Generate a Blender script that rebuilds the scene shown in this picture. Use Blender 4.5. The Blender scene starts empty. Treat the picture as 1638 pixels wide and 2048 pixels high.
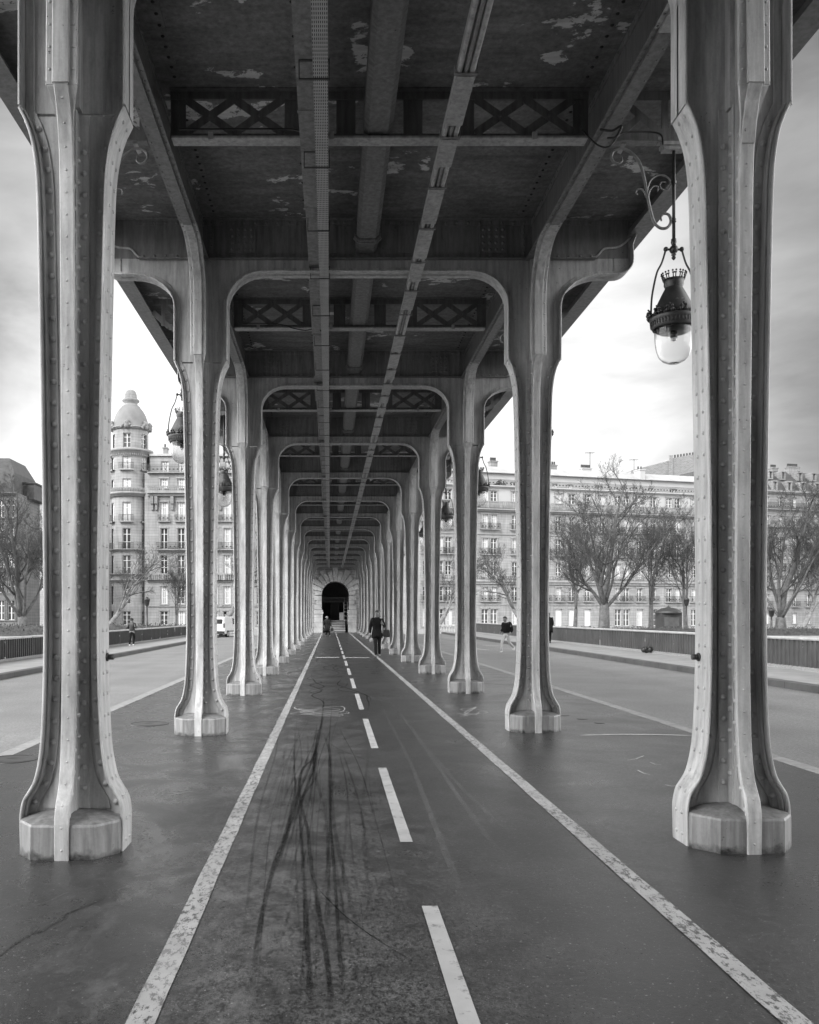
import bpy, bmesh, math, random
from mathutils import Vector, Matrix
R = math.radians
random.seed(7)
sc = bpy.context.scene
COL = sc.collection
F = 1752.0; VX, VY, CH = 660.0, 1232.0, 1.6      # focal length in photo pixels, vanishing point, eye height

def gz(x): return 0.009 * (x - 0.516)           # the bridge leans a little to the left
def at(px, py, d): return Vector(((px - VX) * d / F, d, CH - (py - VY) * d / F))
def ground(px, py, dz=0.0):
    x = 0.0
    for _ in range(6):
        h = CH - gz(x) - dz
        d = F * h / (py - VY); x = (px - VX) * d / F
    return x, d

# ------------------------------------------------------------------ camera
cam = bpy.data.cameras.new('camera'); co = bpy.data.objects.new('camera', cam); COL.objects.link(co)
co.location = (0, 0, CH); co.rotation_euler = (R(90), 0, 0)
cam.sensor_fit = 'VERTICAL'; cam.sensor_height = 36; cam.sensor_width = 36
cam.lens = 36 * F / 2048; cam.shift_x = 159 / 2048; cam.shift_y = 208 / 2048
cam.clip_start = 0.05; cam.clip_end = 4000
sc.camera = co

# ------------------------------------------------------------------ node helpers
class NT:
    def __init__(s, name):
        s.m = bpy.data.materials.new(name); s.m.use_nodes = True
        s.t = s.m.node_tree; s.b = s.t.nodes['Principled BSDF']; s.out = s.t.nodes['Material Output']
        s.tc = s.t.nodes.new('ShaderNodeTexCoord'); s.co = s.tc.outputs['Object']
    def n(s, t, **k):
        nd = s.t.nodes.new(t)
        for a, b in k.items(): setattr(nd, a, b)
        return nd
    def l(s, a, b): s.t.links.new(a, b)
    def put(s, sock, v):
        if hasattr(v, 'is_output') or isinstance(v, bpy.types.NodeSocket): s.l(v, sock)
        else: sock.default_value = v
    def mapping(s, scale=(1, 1, 1), co=None, loc=(0, 0, 0), rot=(0, 0, 0)):
        m = s.n('ShaderNodeMapping'); m.inputs['Scale'].default_value = scale; m.inputs['Location'].default_value = loc
        m.inputs['Rotation'].default_value = rot
        s.l(co or s.co, m.inputs['Vector']); return m.outputs[0]
    def noise(s, scale, detail=4, rough=.55, co=None, dist=0):
        n = s.n('ShaderNodeTexNoise'); n.inputs['Scale'].default_value = scale; n.inputs['Detail'].default_value = detail
        n.inputs['Roughness'].default_value = rough; n.inputs['Distortion'].default_value = dist
        s.l(co or s.co, n.inputs['Vector']); return n.outputs['Fac']
    def vor(s, scale, co=None, out='Distance'):
        n = s.n('ShaderNodeTexVoronoi'); n.inputs['Scale'].default_value = scale; s.l(co or s.co, n.inputs['Vector']); return n.outputs[out]
    def ramp(s, v, a, b, lo=0.0, hi=1.0):
        r = s.n('ShaderNodeMapRange'); s.put(r.inputs[0], v); r.inputs[1].default_value = a; r.inputs[2].default_value = b
        s.put(r.inputs[3], lo); s.put(r.inputs[4], hi); return r.outputs[0]
    def math(s, op, a, b=0.0, c=0.0):
        m = s.n('ShaderNodeMath', operation=op); s.put(m.inputs[0], a); s.put(m.inputs[1], b); s.put(m.inputs[2], c); return m.outputs[0]
    def mix(s, f, a, b): # scalars
        m = s.n('ShaderNodeMix'); m.data_type = 'FLOAT'; s.put(m.inputs[0], f); s.put(m.inputs[2], a); s.put(m.inputs[3], b); return m.outputs[0]
    def xyz(s, co=None):
        x = s.n('ShaderNodeSeparateXYZ'); s.l(co or s.co, x.inputs[0]); return x.outputs
    def color(s, v): s.put(s.b.inputs['Base Color'], v) if not isinstance(v, float) else setattr(s.b.inputs['Base Color'], 'default_value', (v, v, v, 1))
    def rough(s, v): s.put(s.b.inputs['Roughness'], v)
    def bump(s, v, strength=.3, dist=.01):
        b = s.n('ShaderNodeBump'); b.inputs['Strength'].default_value = strength; b.inputs['Distance'].default_value = dist
        s.l(v, b.inputs['Height']); s.l(b.outputs[0], s.b.inputs['Normal'])
    def geo(s): return s.n('ShaderNodeNewGeometry').outputs['Position']

def plain(name, v, rough=.6, var=.25, scale=6, metal=0, bump=0, spec=.5):
    m = NT(name); n = m.noise(scale, 5)
    m.color(m.ramp(n, .3, .7, v * (1 - var), v * (1 + var))); m.rough(rough); m.b.inputs['Metallic'].default_value = metal
    m.b.inputs['Specular IOR Level'].default_value = spec
    if bump: m.bump(m.noise(scale * 8, 3), bump, .01)
    return m.m

def steel(name, v, patch=0.0, plinth=False, rough=.42):
    m = NT(name)
    p = m.geo()
    big = m.noise(1.3, 5, .6, p); st = m.noise(3, 4, .6, m.mapping((6, 6, .5), p))
    fine = m.noise(60, 3, .6, p)
    c = m.ramp(big, .3, .72, v * .82, v * 1.1)
    c = m.math('MULTIPLY', c, m.ramp(st, .3, .66, .60, 1.08))
    c = m.math('MULTIPLY', c, m.ramp(m.noise(7, 5, .65, m.mapping((3, 3, 1), p)), .36, .5, .86, 1.0))
    c = m.math('MULTIPLY', c, m.ramp(fine, .3, .7, .94, 1.05))
    # chips and rust specks
    chips = m.ramp(m.noise(24, 6, .68, p), .655, .69)
    c = m.mix(m.math('MULTIPLY', chips, m.ramp(m.noise(1.7, 2, .5, p), .46, .58)), c, .035)
    if plinth:
        z = m.xyz()[2]
        edge = m.math('ADD', z, m.math('MULTIPLY', m.noise(9, 5, .6, p), -.16))
        c = m.mix(m.math('MULTIPLY', m.ramp(edge, -.07, -.03, 1, 0), m.ramp(m.noise(16, 5, .7, p), .35, .6, .5, 1)), c, .02)
        run = m.noise(4, 4, .6, m.mapping((7, 7, .4), p))
        c = m.math('MULTIPLY', c, m.ramp(run, .36, .66, .74, 1.0))
    if patch:
        mp = m.mapping((1.0, 1.6, 1), p)
        a = m.ramp(m.noise(.95, 7, .62, mp, .25), .60, .615)
        b2 = m.ramp(m.noise(9, 5, .7, p), .40, .44)
        c = m.mix(m.math('MULTIPLY', m.math('MULTIPLY', a, b2), .9), c, patch)
        spots = m.ramp(m.noise(17, 4, .6, p), .70, .73)
        c = m.mix(m.math('MULTIPLY', spots, m.ramp(m.noise(.8, 2, .5, p), .5, .6)), c, .01)
    if patch:
        c = m.math('MULTIPLY', c, m.ramp(m.noise(2.6, 7, .7, m.mapping((.5, 2.2, 1), p)), .32, .62, .68, 1.28))
    m.color(c); m.rough(m.ramp(big, .3, .7, rough - .06, rough + .14))
    m.bump(m.math('ADD', m.noise(14, 5, .6, p), m.math('MULTIPLY', fine, .4)), .18, .006)
    return m.m

M = {}
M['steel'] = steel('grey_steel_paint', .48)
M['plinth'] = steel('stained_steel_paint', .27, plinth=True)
M['beam'] = steel('grey_shaded_beam_paint', .22, rough=.36)  # darker than the column paint: shade under the deck put into the colour
M['soffit'] = steel('dirty_shaded_soffit_paint', .18, patch=.60, rough=.6)  # dirt, with the dimness under the deck painted in as well
M['lattice'] = steel('shaded_lattice_paint', .15)  # unlit look of the bars put into a darker colour
M['rust'] = plain('rusted_rivet_iron', .025, .8, .4, 8)
M['chord'] = steel('pale_chord_paint', .42)
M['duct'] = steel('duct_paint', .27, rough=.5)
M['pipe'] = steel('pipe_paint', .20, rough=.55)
M['tray'] = plain('galvanised_tray', .42, .4, .2, 9, .0)
M['cable'] = plain('black_cable', .02, .5)
M['iron'] = plain('dark_lantern_paint', .035, .4, .3, 10, 0, .1)
M['scroll'] = plain('scroll_paint', .2, .45, .25, 14)
M['white'] = plain('white_enamel', .75, .4, .05)

# ---- asphalt of the promenade
def promenade_mat():
    m = NT('promenade_asphalt'); p = m.co; x, y, z = m.xyz()
    ns = m.noise(.7, 6, .6, p, .4); n2 = m.noise(2.3, 6, .65, m.mapping((1, .8, 1)), .6)
    grain = m.noise(110, 3, .75, p); g2 = m.noise(34, 6, .8, p)
    base = m.ramp(ns, .3, .7, .021, .036)
    base = m.math('MULTIPLY', base, m.ramp(g2, .36, .64, .4, 1.6))
    base = m.math('MULTIPLY', base, m.ramp(n2, .3, .7, .85, 1.14))
    # the worn, wet left half of the bicycle lane
    lane = m.math('MULTIPLY', m.ramp(m.math('ADD', x, m.math('MULTIPLY', m.math('SUBTRACT', n2, .5), .9)), -.9, -.6),
                  m.ramp(m.math('ADD', x, m.math('MULTIPLY', m.math('SUBTRACT', ns, .5), 2.2)), .35, 1.3, 1, 0))
    near = m.ramp(m.math('ADD', y, m.math('MULTIPLY', ns, 6)), 12, 20, 1, .25)
    lane = m.math('MULTIPLY', lane, near)
    speck = m.ramp(m.math('ADD', m.math('MULTIPLY', m.noise(40, 7, .85, m.mapping((1, .7, 1))), .55), m.math('MULTIPLY', m.noise(120, 4, .8), .45)), .465, .535)
    bigsp = m.ramp(m.noise(3.1, 5, .7), .36, .6)
    lane_c = m.mix(m.math('MULTIPLY', speck, m.math('ADD', .3, m.math('MULTIPLY', bigsp, .7))), .007, .14)
    base = m.mix(m.math('MULTIPLY', lane, m.ramp(ns, .3, .55, .65, 1.0)), base, lane_c)
    # damp blotches on the left
    left = m.ramp(x, -.9, -.6, 1, .25)
    bl = m.noise(1.25, 6, .62, m.mapping((1, .8, 1)), .8)
    damp = m.math('MULTIPLY', left, m.ramp(bl, .44, .60))
    base = m.math('MULTIPLY', base, m.ramp(damp, 0, 1, 1.0, .45))
    dusty = m.math('MULTIPLY', m.ramp(x, -1.9, -.6, 0, 1), m.math('MULTIPLY', m.ramp(x, .2, -.4, 0, 1), m.ramp(m.noise(4.5, 6, .75, m.mapping((1, .5, 1)), .5), .5, .66)))
    base = m.mix(m.math('MULTIPLY', dusty, .55), base, .16)
    # chewing gum and scraps
    for (sc_, lo, big, off) in ((2.6, .45, .055, 0), (5.5, .7, .05, 3)):
        v = m.n('ShaderNodeTexVoronoi'); v.inputs['Scale'].default_value = sc_; m.l(m.mapping((1, 1, 1), p, (off, off, 0)), v.inputs['Vector'])
        sep = m.n('ShaderNodeSeparateColor'); m.l(v.outputs['Color'], sep.inputs[0])
        rad = m.ramp(sep.outputs[0], lo, 1, 0, big)
        gum = m.math('MULTIPLY', m.math('LESS_THAN', v.outputs['Distance'], rad), m.ramp(sep.outputs[1], .2, 1, .2, .95))
        base = m.mix(gum, base, .22)
    sp2 = m.ramp(m.noise(70, 2, .5, p), .68, .72)
    base = m.mix(m.math('MULTIPLY', sp2, .8), base, .26)
    m.color(base)
    m.b.inputs['Specular IOR Level'].default_value = .75
    r = m.ramp(ns, .3, .7, .30, .46)
    r = m.math('SUBTRACT', r, m.math('MULTIPLY', damp, .20))
    r = m.math('ADD', r, m.ramp(g2, .35, .65, -.08, .08))
    r = m.math('ADD', r, m.math('MULTIPLY', m.math('MULTIPLY', lane, speck), .12))
    m.rough(r)
    m.bump(m.math('ADD', m.math('MULTIPLY', grain, .6), m.math('ADD', g2, m.math('MULTIPLY', n2, .8))), .32, .006)
    return m.m
M['promenade'] = promenade_mat()
def road_mat():
    m = NT('road_asphalt'); ns = m.noise(.5, 5, .6); g = m.noise(26, 6, .85)
    tr = m.noise(.9, 3, .5, m.mapping((1, .05, 1)))
    c = m.math('MULTIPLY', m.ramp(ns, .3, .7, .165, .22), m.ramp(g, .32, .68, .5, 1.5))
    c = m.math('MULTIPLY', c, m.ramp(tr, .3, .7, .88, 1.1))
    m.color(c); m.rough(.62); m.bump(g, .6, .012); return m.m
M['road'] = road_mat()
M['pavement'] = plain('pavement_asphalt', .30, .55, .2, 1.5, 0, .25)
M['kerbstone'] = plain('pale_kerb_granite', .27, .6, .25, 12, 0, .3)
def kerb_mat():
    m = NT('dark_kerb_granite'); y = m.xyz()[1]
    j = m.math('LESS_THAN', m.math('FRACT', m.math('DIVIDE', y, 1.6)), .012)
    c = m.ramp(m.noise(1.2, 5), .3, .7, .06, .11)
    m.color(m.mix(j, c, .02)); m.rough(.6); m.bump(m.noise(30, 4), .3, .01); return m.m
M['kerb'] = kerb_mat()
def paint_mat():
    m = NT('worn_white_paint'); p = m.co
    w = m.ramp(m.noise(30, 7, .8, m.mapping((1, .45, 1)), .2), .44, .49)
    y = m.xyz()[1]
    wear = m.ramp(m.noise(.8, 3, .5), .36, .56, .45, 1.0)
    big = m.ramp(m.noise(6, 5, .7), .34, .38)
    keep = m.math('MULTIPLY', m.math('MAXIMUM', w, m.math('SUBTRACT', 1, wear)), big)
    c = m.math('MULTIPLY', m.ramp(m.noise(5, 4), .3, .7, .30, .42), 1.0)
    m.color(m.mix(keep, .07, c)); m.rough(.5); m.bump(keep, .25, .004); return m.m
M['paint'] = paint_mat()
def paint2():
    m = NT('faded_white_paint'); big = m.ramp(m.noise(9, 6, .7), .36, .44)
    m.color(m.mix(big, .20, m.ramp(m.noise(4, 4), .3, .7, .34, .44))); m.rough(.55); return m.m
M['paint_soft'] = paint2()
def film_mat(name, v, cover, scale=30, lo=.38, hi=.6, rough=.35):
    m = NT(name); n = m.noise(scale, 5, .7, m.mapping((1, .5, 1)))
    big = m.ramp(m.noise(1.6, 3), .30, .56, .45, 1)
    at_ = m.n('ShaderNodeAttribute'); at_.attribute_name = 'fade'
    m.color(v); m.rough(rough); m.put(m.b.inputs['Alpha'], m.math('MULTIPLY', m.math('MULTIPLY', m.math('MULTIPLY', m.ramp(n, lo, hi, .45, 1), big), at_.outputs['Fac']), cover)); return m.m
M['tyre'] = film_mat('tyre_rubber_film', .005, .68, 42, .34, .62)
M['tyre_pale'] = film_mat('dusty_tyre_film', .22, .38)
M['chalk'] = plain('chalk_scribble', .42, .9, .2, 30)

# ------------------------------------------------------------------ mesh builder
class MB:
    def __init__(s): s.v = []; s.f = []; s.sm = []
    def add(s, vs, fs, smooth=False):
        o = len(s.v); s.v += [tuple(a) for a in vs]
        for f in fs: s.f.append(tuple(i + o for i in f)); s.sm.append(smooth)
    def box(s, x0, x1, y0, y1, z0, z1):
        s.add([(x0, y0, z0), (x1, y0, z0), (x1, y1, z0), (x0, y1, z0), (x0, y0, z1), (x1, y0, z1), (x1, y1, z1), (x0, y1, z1)],
              [(0, 3, 2, 1), (4, 5, 6, 7), (0, 1, 5, 4), (1, 2, 6, 5), (2, 3, 7, 6), (3, 0, 4, 7)])
    def tbox(s, x0, x1, y0, y1, z0, z1):   # box whose top and bottom follow the lean of the bridge
        a, b = gz(x0), gz(x1)
        s.add([(x0, y0, z0 + a), (x1, y0, z0 + b), (x1, y1, z0 + b), (x0, y1, z0 + a), (x0, y0, z1 + a), (x1, y0, z1 + b), (x1, y1, z1 + b), (x0, y1, z1 + a)],
              [(0, 3, 2, 1), (4, 5, 6, 7), (0, 1, 5, 4), (1, 2, 6, 5), (2, 3, 7, 6), (3, 0, 4, 7)])
    def bar(s, a, b, w, t, up=(0, 1, 0)):   # flat bar a->b : w across, t along 'up'
        a, b, up = Vector(a), Vector(b), Vector(up); d = (b - a).normalized(); sd = d.cross(up).normalized() * w / 2; u = up.normalized() * t / 2
        s.add([a - sd - u, a + sd - u, a + sd + u, a - sd + u, b - sd - u, b + sd - u, b + sd + u, b - sd + u],
              [(0, 3, 2, 1), (4, 5, 6, 7), (0, 1, 5, 4), (1, 2, 6, 5), (2, 3, 7, 6), (3, 0, 4, 7)])
    def tube(s, pts, r, n=8, caps=True, smooth=True):
        pts = [Vector(p) for p in pts]; rs = r if isinstance(r, (list, tuple)) else [r] * len(pts)
        o = len(s.v); prev = None
        for i, p in enumerate(pts):
            t = (pts[min(i + 1, len(pts) - 1)] - pts[max(i - 1, 0)])
            if t.length < 1e-9: t = Vector((0, 0, 1))
            t.normalize()
            if prev is None: u = t.orthogonal().normalized()
            else:
                u = prev - t * prev.dot(t); u = u.normalized() if u.length > 1e-6 else t.orthogonal().normalized()
            prev = u; w = t.cross(u)
            for k in range(n):
                a = 2 * math.pi * k / n; s.v.append(tuple(p + (u * math.cos(a) + w * math.sin(a)) * rs[i]))
        for i in range(len(pts) - 1):
            for k in range(n):
                k2 = (k + 1) % n; s.f.append((o + i * n + k, o + i * n + k2, o + (i + 1) * n + k2, o + (i + 1) * n + k)); s.sm.append(smooth)
        if caps:
            s.f.append(tuple(o + k for k in range(n))[::-1]); s.sm.append(False)
            e = o + (len(pts) - 1) * n; s.f.append(tuple(e + k for k in range(n))); s.sm.append(False)
    def lathe(s, prof, n=24, c=(0, 0, 0), a0=0, a1=2 * math.pi, smooth=True, sx=1, sy=1):
        o = len(s.v); full = abs(a1 - a0 - 2 * math.pi) < 1e-6; m = n if full else n + 1
        for r, z in prof:
            for k in range(m):
                a = a0 + (a1 - a0) * k / n; s.v.append((c[0] + r * math.cos(a) * sx, c[1] + r * math.sin(a) * sy, c[2] + z))
        for i in range(len(prof) - 1):
            for k in range(n):
                k2 = (k + 1) % m; s.f.append((o + i * m + k, o + i * m + k2, o + (i + 1) * m + k2, o + (i + 1) * m + k)); s.sm.append(smooth)
    def sphere(s, c, rx, ry=None, rz=None, n=12, m=8):
        ry = ry or rx; rz = rz or rx; o = len(s.v)
        for i in range(m + 1):
            t = math.pi * i / m
            for k in range(n):
                a = 2 * math.pi * k / n; s.v.append((c[0] + rx * math.sin(t) * math.cos(a), c[1] + ry * math.sin(t) * math.sin(a), c[2] + rz * math.cos(t)))
        for i in range(m):
            for k in range(n):
                k2 = (k + 1) % n; s.f.append((o + i * n + k, o + (i + 1) * n + k, o + (i + 1) * n + k2, o + i * n + k2)); s.sm.append(True)
    def rivet(s, p, nrm, r=.014, h=.010, n=7):
        p, nrm = Vector(p), Vector(nrm).normalized(); u = nrm.orthogonal().normalized(); w = nrm.cross(u); o = len(s.v)
        for rr, hh in ((1, 0), (.78, .62)):
            for k in range(n):
                a = 2 * math.pi * k / n; s.v.append(tuple(p + (u * math.cos(a) + w * math.sin(a)) * r * rr + nrm * h * hh))
        s.v.append(tuple(p + nrm * h))
        for k in range(n):
            k2 = (k + 1) % n
            s.f.append((o + k, o + k2, o + n + k2, o + n + k)); s.sm.append(True)
            s.f.append((o + n + k, o + n + k2, o + 2 * n)); s.sm.append(True)
    def sweep(s, path, mp, section, closed=True, smooth=True):
        """path: (p,q) points of a plane curve; section: (a,b), a along the left normal of the curve, b across; mp(p,q,b)->3D"""
        o = len(s.v); n = len(section); N = len(path)
        for i, (p, q) in enumerate(path):
            p0, q0 = path[max(i - 1, 0)]; p1, q1 = path[min(i + 1, N - 1)]
            dx, dy = p1 - p0, q1 - q0; L = math.hypot(dx, dy) or 1; nx, ny = -dy / L, dx / L
            for a, b in section: s.v.append(tuple(mp(p + nx * a, q + ny * a, b)))
        for i in range(N - 1):
            for k in range(n):
                k2 = (k + 1) % n; s.f.append((o + i * n + k, o + i * n + k2, o + (i + 1) * n + k2, o + (i + 1) * n + k)); s.sm.append(False)
        s.f.append(tuple(o + k for k in range(n))[::-1]); s.sm.append(False)
        e = o + (N - 1) * n; s.f.append(tuple(e + k for k in range(n))); s.sm.append(False)
    def strip(s, lo, hi, mp, t):
        """plate of thickness t between two curves given point by point"""
        o = len(s.v); N = len(lo)
        for (a, b) in zip(lo, hi):
            for (p, q) in (a, b):
                s.v.append(tuple(mp(p, q, -t / 2))); s.v.append(tuple(mp(p, q, t / 2)))
        for i in range(N - 1):
            a = o + i * 4; b = a + 4
            for f in ((a, b, b + 2, a + 2), (a + 1, a + 3, b + 3, b + 1), (a, a + 1, b + 1, b), (a + 2, b + 2, b + 3, a + 3)):
                s.f.append(f); s.sm.append(False)
        s.f.append((o, o + 2, o + 3, o + 1)); s.sm.append(False)
        e = o + (N - 1) * 4; s.f.append((e, e + 1, e + 3, e + 2)); s.sm.append(False)
    def prism(s, poly, mp, b0, b1):
        n = len(poly); o = len(s.v)
        for b in (b0, b1):
            for p, q in poly: s.v.append(tuple(mp(p, q, b)))
        s.f.append(tuple(o + k for k in range(n))[::-1]); s.sm.append(False)
        s.f.append(tuple(o + n + k for k in range(n))); s.sm.append(False)
        for k in range(n):
            k2 = (k + 1) % n; s.f.append((o + k, o + k2, o + n + k2, o + n + k)); s.sm.append(False)
    def mesh(s, name, mat):
        me = bpy.data.meshes.new(name); me.from_pydata(s.v, [], s.f)
        me.polygons.foreach_set('use_smooth', s.sm)
        bm = bmesh.new(); bm.from_mesh(me); bmesh.ops.recalc_face_normals(bm, faces=bm.faces); bm.to_mesh(me); bm.free()
        if mat: me.materials.append(mat)
        me.update(); return me
    def build(s, name, mat, parent=None, loc=(0, 0, 0)):
        o = bpy.data.objects.new(name, s.mesh(name, mat)); COL.objects.link(o); o.location = loc
        if parent: o.parent = parent
        return o

def chrect(a0, a1, b0, b1, c):
    return [(a0 + c, b0), (a1 - c, b0), (a1, b0 + c), (a1, b1 - c), (a1 - c, b1), (a0 + c, b1), (a0, b1 - c), (a0, b0 + c)]
def tag(o, label=None, cat=None, group=None, kind=None):
    if label: o['label'] = label
    if cat: o['category'] = cat
    if group: o['group'] = group
    if kind: o['kind'] = kind
    return o
def thing(name, loc, label, cat, group=None, rz=0):
    o = bpy.data.objects.new(name, None); COL.objects.link(o); o.location = loc; o.rotation_euler = (0, 0, rz); o.empty_display_size = .2
    return tag(o, label, cat, group)
KIDS = {}
def dup(root, loc, label, rz=None, parent=None):
    r = root.copy(); COL.objects.link(r); r.location = loc
    if rz is not None: r.rotation_euler = (0, 0, rz)
    r['label'] = label
    for ch in list(root.children):
        c = ch.copy(); COL.objects.link(c); c.parent = r
        for g in list(ch.children):
            d = g.copy(); COL.objects.link(d); d.parent = c
    return r
def inst(name, me, parent, loc=(0, 0, 0), rz=0):
    o = bpy.data.objects.new(name, me); COL.objects.link(o); o.parent = parent; o.location = loc; o.rotation_euler = (0, 0, rz); return o
def struct(o): return tag(o, kind='structure')
ORD = ['nearest', 'second', 'third', 'fourth', 'fifth', 'sixth', 'seventh', 'eighth', 'ninth', 'tenth', 'eleventh', 'twelfth', 'thirteenth', 'fourteenth']

# ------------------------------------------------------------------ the ground
XL, XR, XC, A2 = -1.778, 2.810, 0.516, 2.294
DEND = 85.0
PL, PR = -3.95, 5.02            # edges of the raised promenade
KL, KR = -9.8, 10.8             # far kerbs
WL, WR = -12.7, 13.4            # parapets
ZR, ZS = -.21, -.05             # road and pavement level
def sheet(name, x0, x1, y0, y1, z, mat, nx=1):
    m = MB(); m.tbox(x0, x1, y0, y1, z - .25, z); return struct(m.build(name, mat))
sheet('promenade', PL + .222, PR - .2, -80, DEND, 0, M['promenade'])
m = MB(); m.tbox(PL, PL + .196, -80, DEND, -.25, -.004); m.tbox(PR - .176, PR, -80, DEND, -.25, -.004); struct(m.build('promenade_kerb', M['kerbstone']))
m = MB(); m.tbox(KL, PL - .002, -80, DEND, ZR - .3, ZR); struct(m.build('left_road', M['road']))
m = MB(); m.tbox(PR + .002, KR, -80, DEND, ZR - .3, ZR); struct(m.build('right_road', M['road']))
m = MB(); m.tbox(KL - .28, KL, -80, DEND, ZR - .3, ZS); m.tbox(KR, KR + .28, -80, DEND, ZR - .3, ZS); struct(m.build('pavement_kerb', M['kerb']))
m = MB(); m.tbox(WL - .3, KL - .282, -80, DEND, ZR - .3, ZS + .003); m.tbox(KR + .282, WR + .3, -80, DEND, ZR - .3, ZS + .003); struct(m.build('pavement', M['pavement']))
m = MB(); m.box(-600, 600, DEND + .002, 1500, -12, -.42); struct(m.build('quay_ground', M['pavement']))
def water_mat():
    w = NT('river_water'); w.color(.03); w.rough(.15); w.bump(w.noise(.6, 5), .4, .3); return w.m
m = MB(); m.box(-900, 900, -900, DEND, -11, -9); struct(m.build('river_water', water_mat()))

def ribbon(mb, pts, w, z):
    """flat strip of paint following ground points (x, y)"""
    o = len(mb.v); N = len(pts); ws = w if isinstance(w, (list, tuple)) else [w] * N
    for i, (x, y) in enumerate(pts):
        x0, y0 = pts[max(i - 1, 0)]; x1, y1 = pts[min(i + 1, N - 1)]
        dx, dy = x1 - x0, y1 - y0; L = math.hypot(dx, dy) or 1; nx, ny = -dy / L * ws[i] / 2, dx / L * ws[i] / 2
        for sgn in (1, -1):
            X, Y = x + nx * sgn, y + ny * sgn; mb.v.append((X, Y, z + gz(X)))
    for i in range(N - 1):
        a = o + i * 2; mb.f.append((a, a + 1, a + 3, a + 2)); mb.sm.append(False)
def film(mb, fades, pts, w, z, amp=1.0):
    o = len(mb.v); N = len(pts)
    for i, (x, y) in enumerate(pts):
        x0, y0 = pts[max(i - 1, 0)]; x1, y1 = pts[min(i + 1, N - 1)]
        dx, dy = x1 - x0, y1 - y0; L = math.hypot(dx, dy) or 1; nx, ny = -dy / L * w / 2, dx / L * w / 2; e = amp * min(1, i / 10, (N - 1 - i) / 10)
        for sgn, f in ((1.25, 0), (.6, 1), (-.6, 1), (-1.25, 0)):
            X, Y = x + nx * sgn, y + ny * sgn; mb.v.append((X, Y, z + gz(X))); fades.append(f * e)
    for i in range(N - 1):
        for k in range(3):
            a = o + i * 4 + k; mb.f.append((a, a + 1, a + 5, a + 4)); mb.sm.append(False)
def film_build(mb, fades, name, mat):
    o = mb.build(name, mat); at_ = o.data.attributes.new('fade', 'FLOAT', 'POINT'); at_.data.foreach_set('value', fades); return struct(o)
def smooth_path(pts, sub=6):
    out = []
    for i in range(len(pts) - 1):
        p0 = pts[max(i - 1, 0)]; p1 = pts[i]; p2 = pts[i + 1]; p3 = pts[min(i + 2, len(pts) - 1)]
        for k in range(sub):
            t = k / sub
            out.append(tuple(.5 * ((2 * b) + (-a + c) * t + (2 * a - 5 * b + 4 * c - d) * t * t + (-a + 3 * b - 3 * c + d) * t ** 3) for a, b, c, d in zip(p0, p1, p2, p3)))
    out.append(tuple(pts[-1])); return out

def wobble(x, y, a=.0022): return x + a * math.sin(y * 3.1) + a * .6 * math.sin(y * 7.7 + 1)
for nm, x in (('lane_edge_line', -.748), ('lane_edge_line', 1.822)):
    m = MB(); ribbon(m, [(wobble(x, y * .25), y * .25) for y in range(4, 328)], .118, .004); struct(m.build(nm, M['paint']))
m = MB()
for k in range(-1, 18):
    y0 = 6.19 + 4.385 * k
    ribbon(m, [(.541 + .002 * j, y0 + 3.02 * j / 4) for j in range(5)], .088, .004)
struct(m.build('lane_centre_dashes', M['paint_soft']))
# give-way bars and arrows further off
m = MB()
for (x0, x1, py) in ((632, 678, 1315), (690, 738, 1315.5)):
    a = ground(x0, py); b = ground(x1, py); ribbon(m, [a, b], .45, .0045)
for (x0, y0, x1, y1, w) in ((945, 1297, 975, 1300, .3), (968, 1291, 1000, 1292, .3), (1125, 1304, 1180, 1309, .25)):
    a = ground(x0, y0, ZR); b = ground(x1, y1, ZR); ribbon(m, [a, b], w, ZR + .004)
a = ground(1160, 1471); b = ground(1385, 1471.5); ribbon(m, smooth_path([a, ((a[0] + b[0]) / 2, a[1] + .04), b], 5), [.02] + [.09] * 9 + [.02], .004)
struct(m.build('road_paint', M['paint_soft']))

def c8(pts): return [ground(400 + a / 2.34, 1300 + b / 2.34) for a, b in pts]
marks = [([(578, 215), (575, 280), (560, 400), (530, 500), (490, 600), (450, 700), (400, 860), (350, 1000), (310, 1150), (280, 1300), (262, 1420), (235, 1640)], .05),
         ([(620, 230), (606, 400), (605, 600), (610, 800), (625, 1000), (640, 1200), (652, 1400), (660, 1500), (668, 1720)], .036),
         ([(605, 470), (540, 600), (482, 690), (470, 800), (480, 950), (490, 1150), (500, 1350), (515, 1600), (522, 1740)], .05),
         ([(455, 300), (440, 500), (446, 640), (425, 760), (400, 860), (380, 980)], .04),
         ([(545, 330), (540, 480), (480, 560), (465, 660), (482, 760), (505, 850), (520, 1000), (560, 1250), (600, 1500), (610, 1640), (618, 1745)], .046),
         ([(500, 380), (505, 500), (470, 590), (455, 700), (425, 800), (380, 960), (362, 1060)], .045),
         ([(560, 380), (545, 520), (500, 640), (470, 720), (420, 900), (385, 1010)], .032),
         ([(565, 400), (640, 460), (740, 500), (830, 540)], .016),
         ([(490, 920), (530, 1080), (640, 1210), (760, 1310), (880, 1390), (1030, 1480)], .017),
         ([(755, 1170), (765, 1400)], .014), ([(440, 330), (445, 640), (450, 760)], .02), ([(655, 490), (668, 580)], .014), ([(545, 640), (548, 740)], .013),
         ([(490, 700), (515, 740), (517, 775)], .018)]
m = MB(); FD = []
for q_, (pts, w) in enumerate(marks): film(m, FD, smooth_path(c8(pts), 6), w * .58, .003 + q_ * .00005)
rr = random.Random(4)
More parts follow.
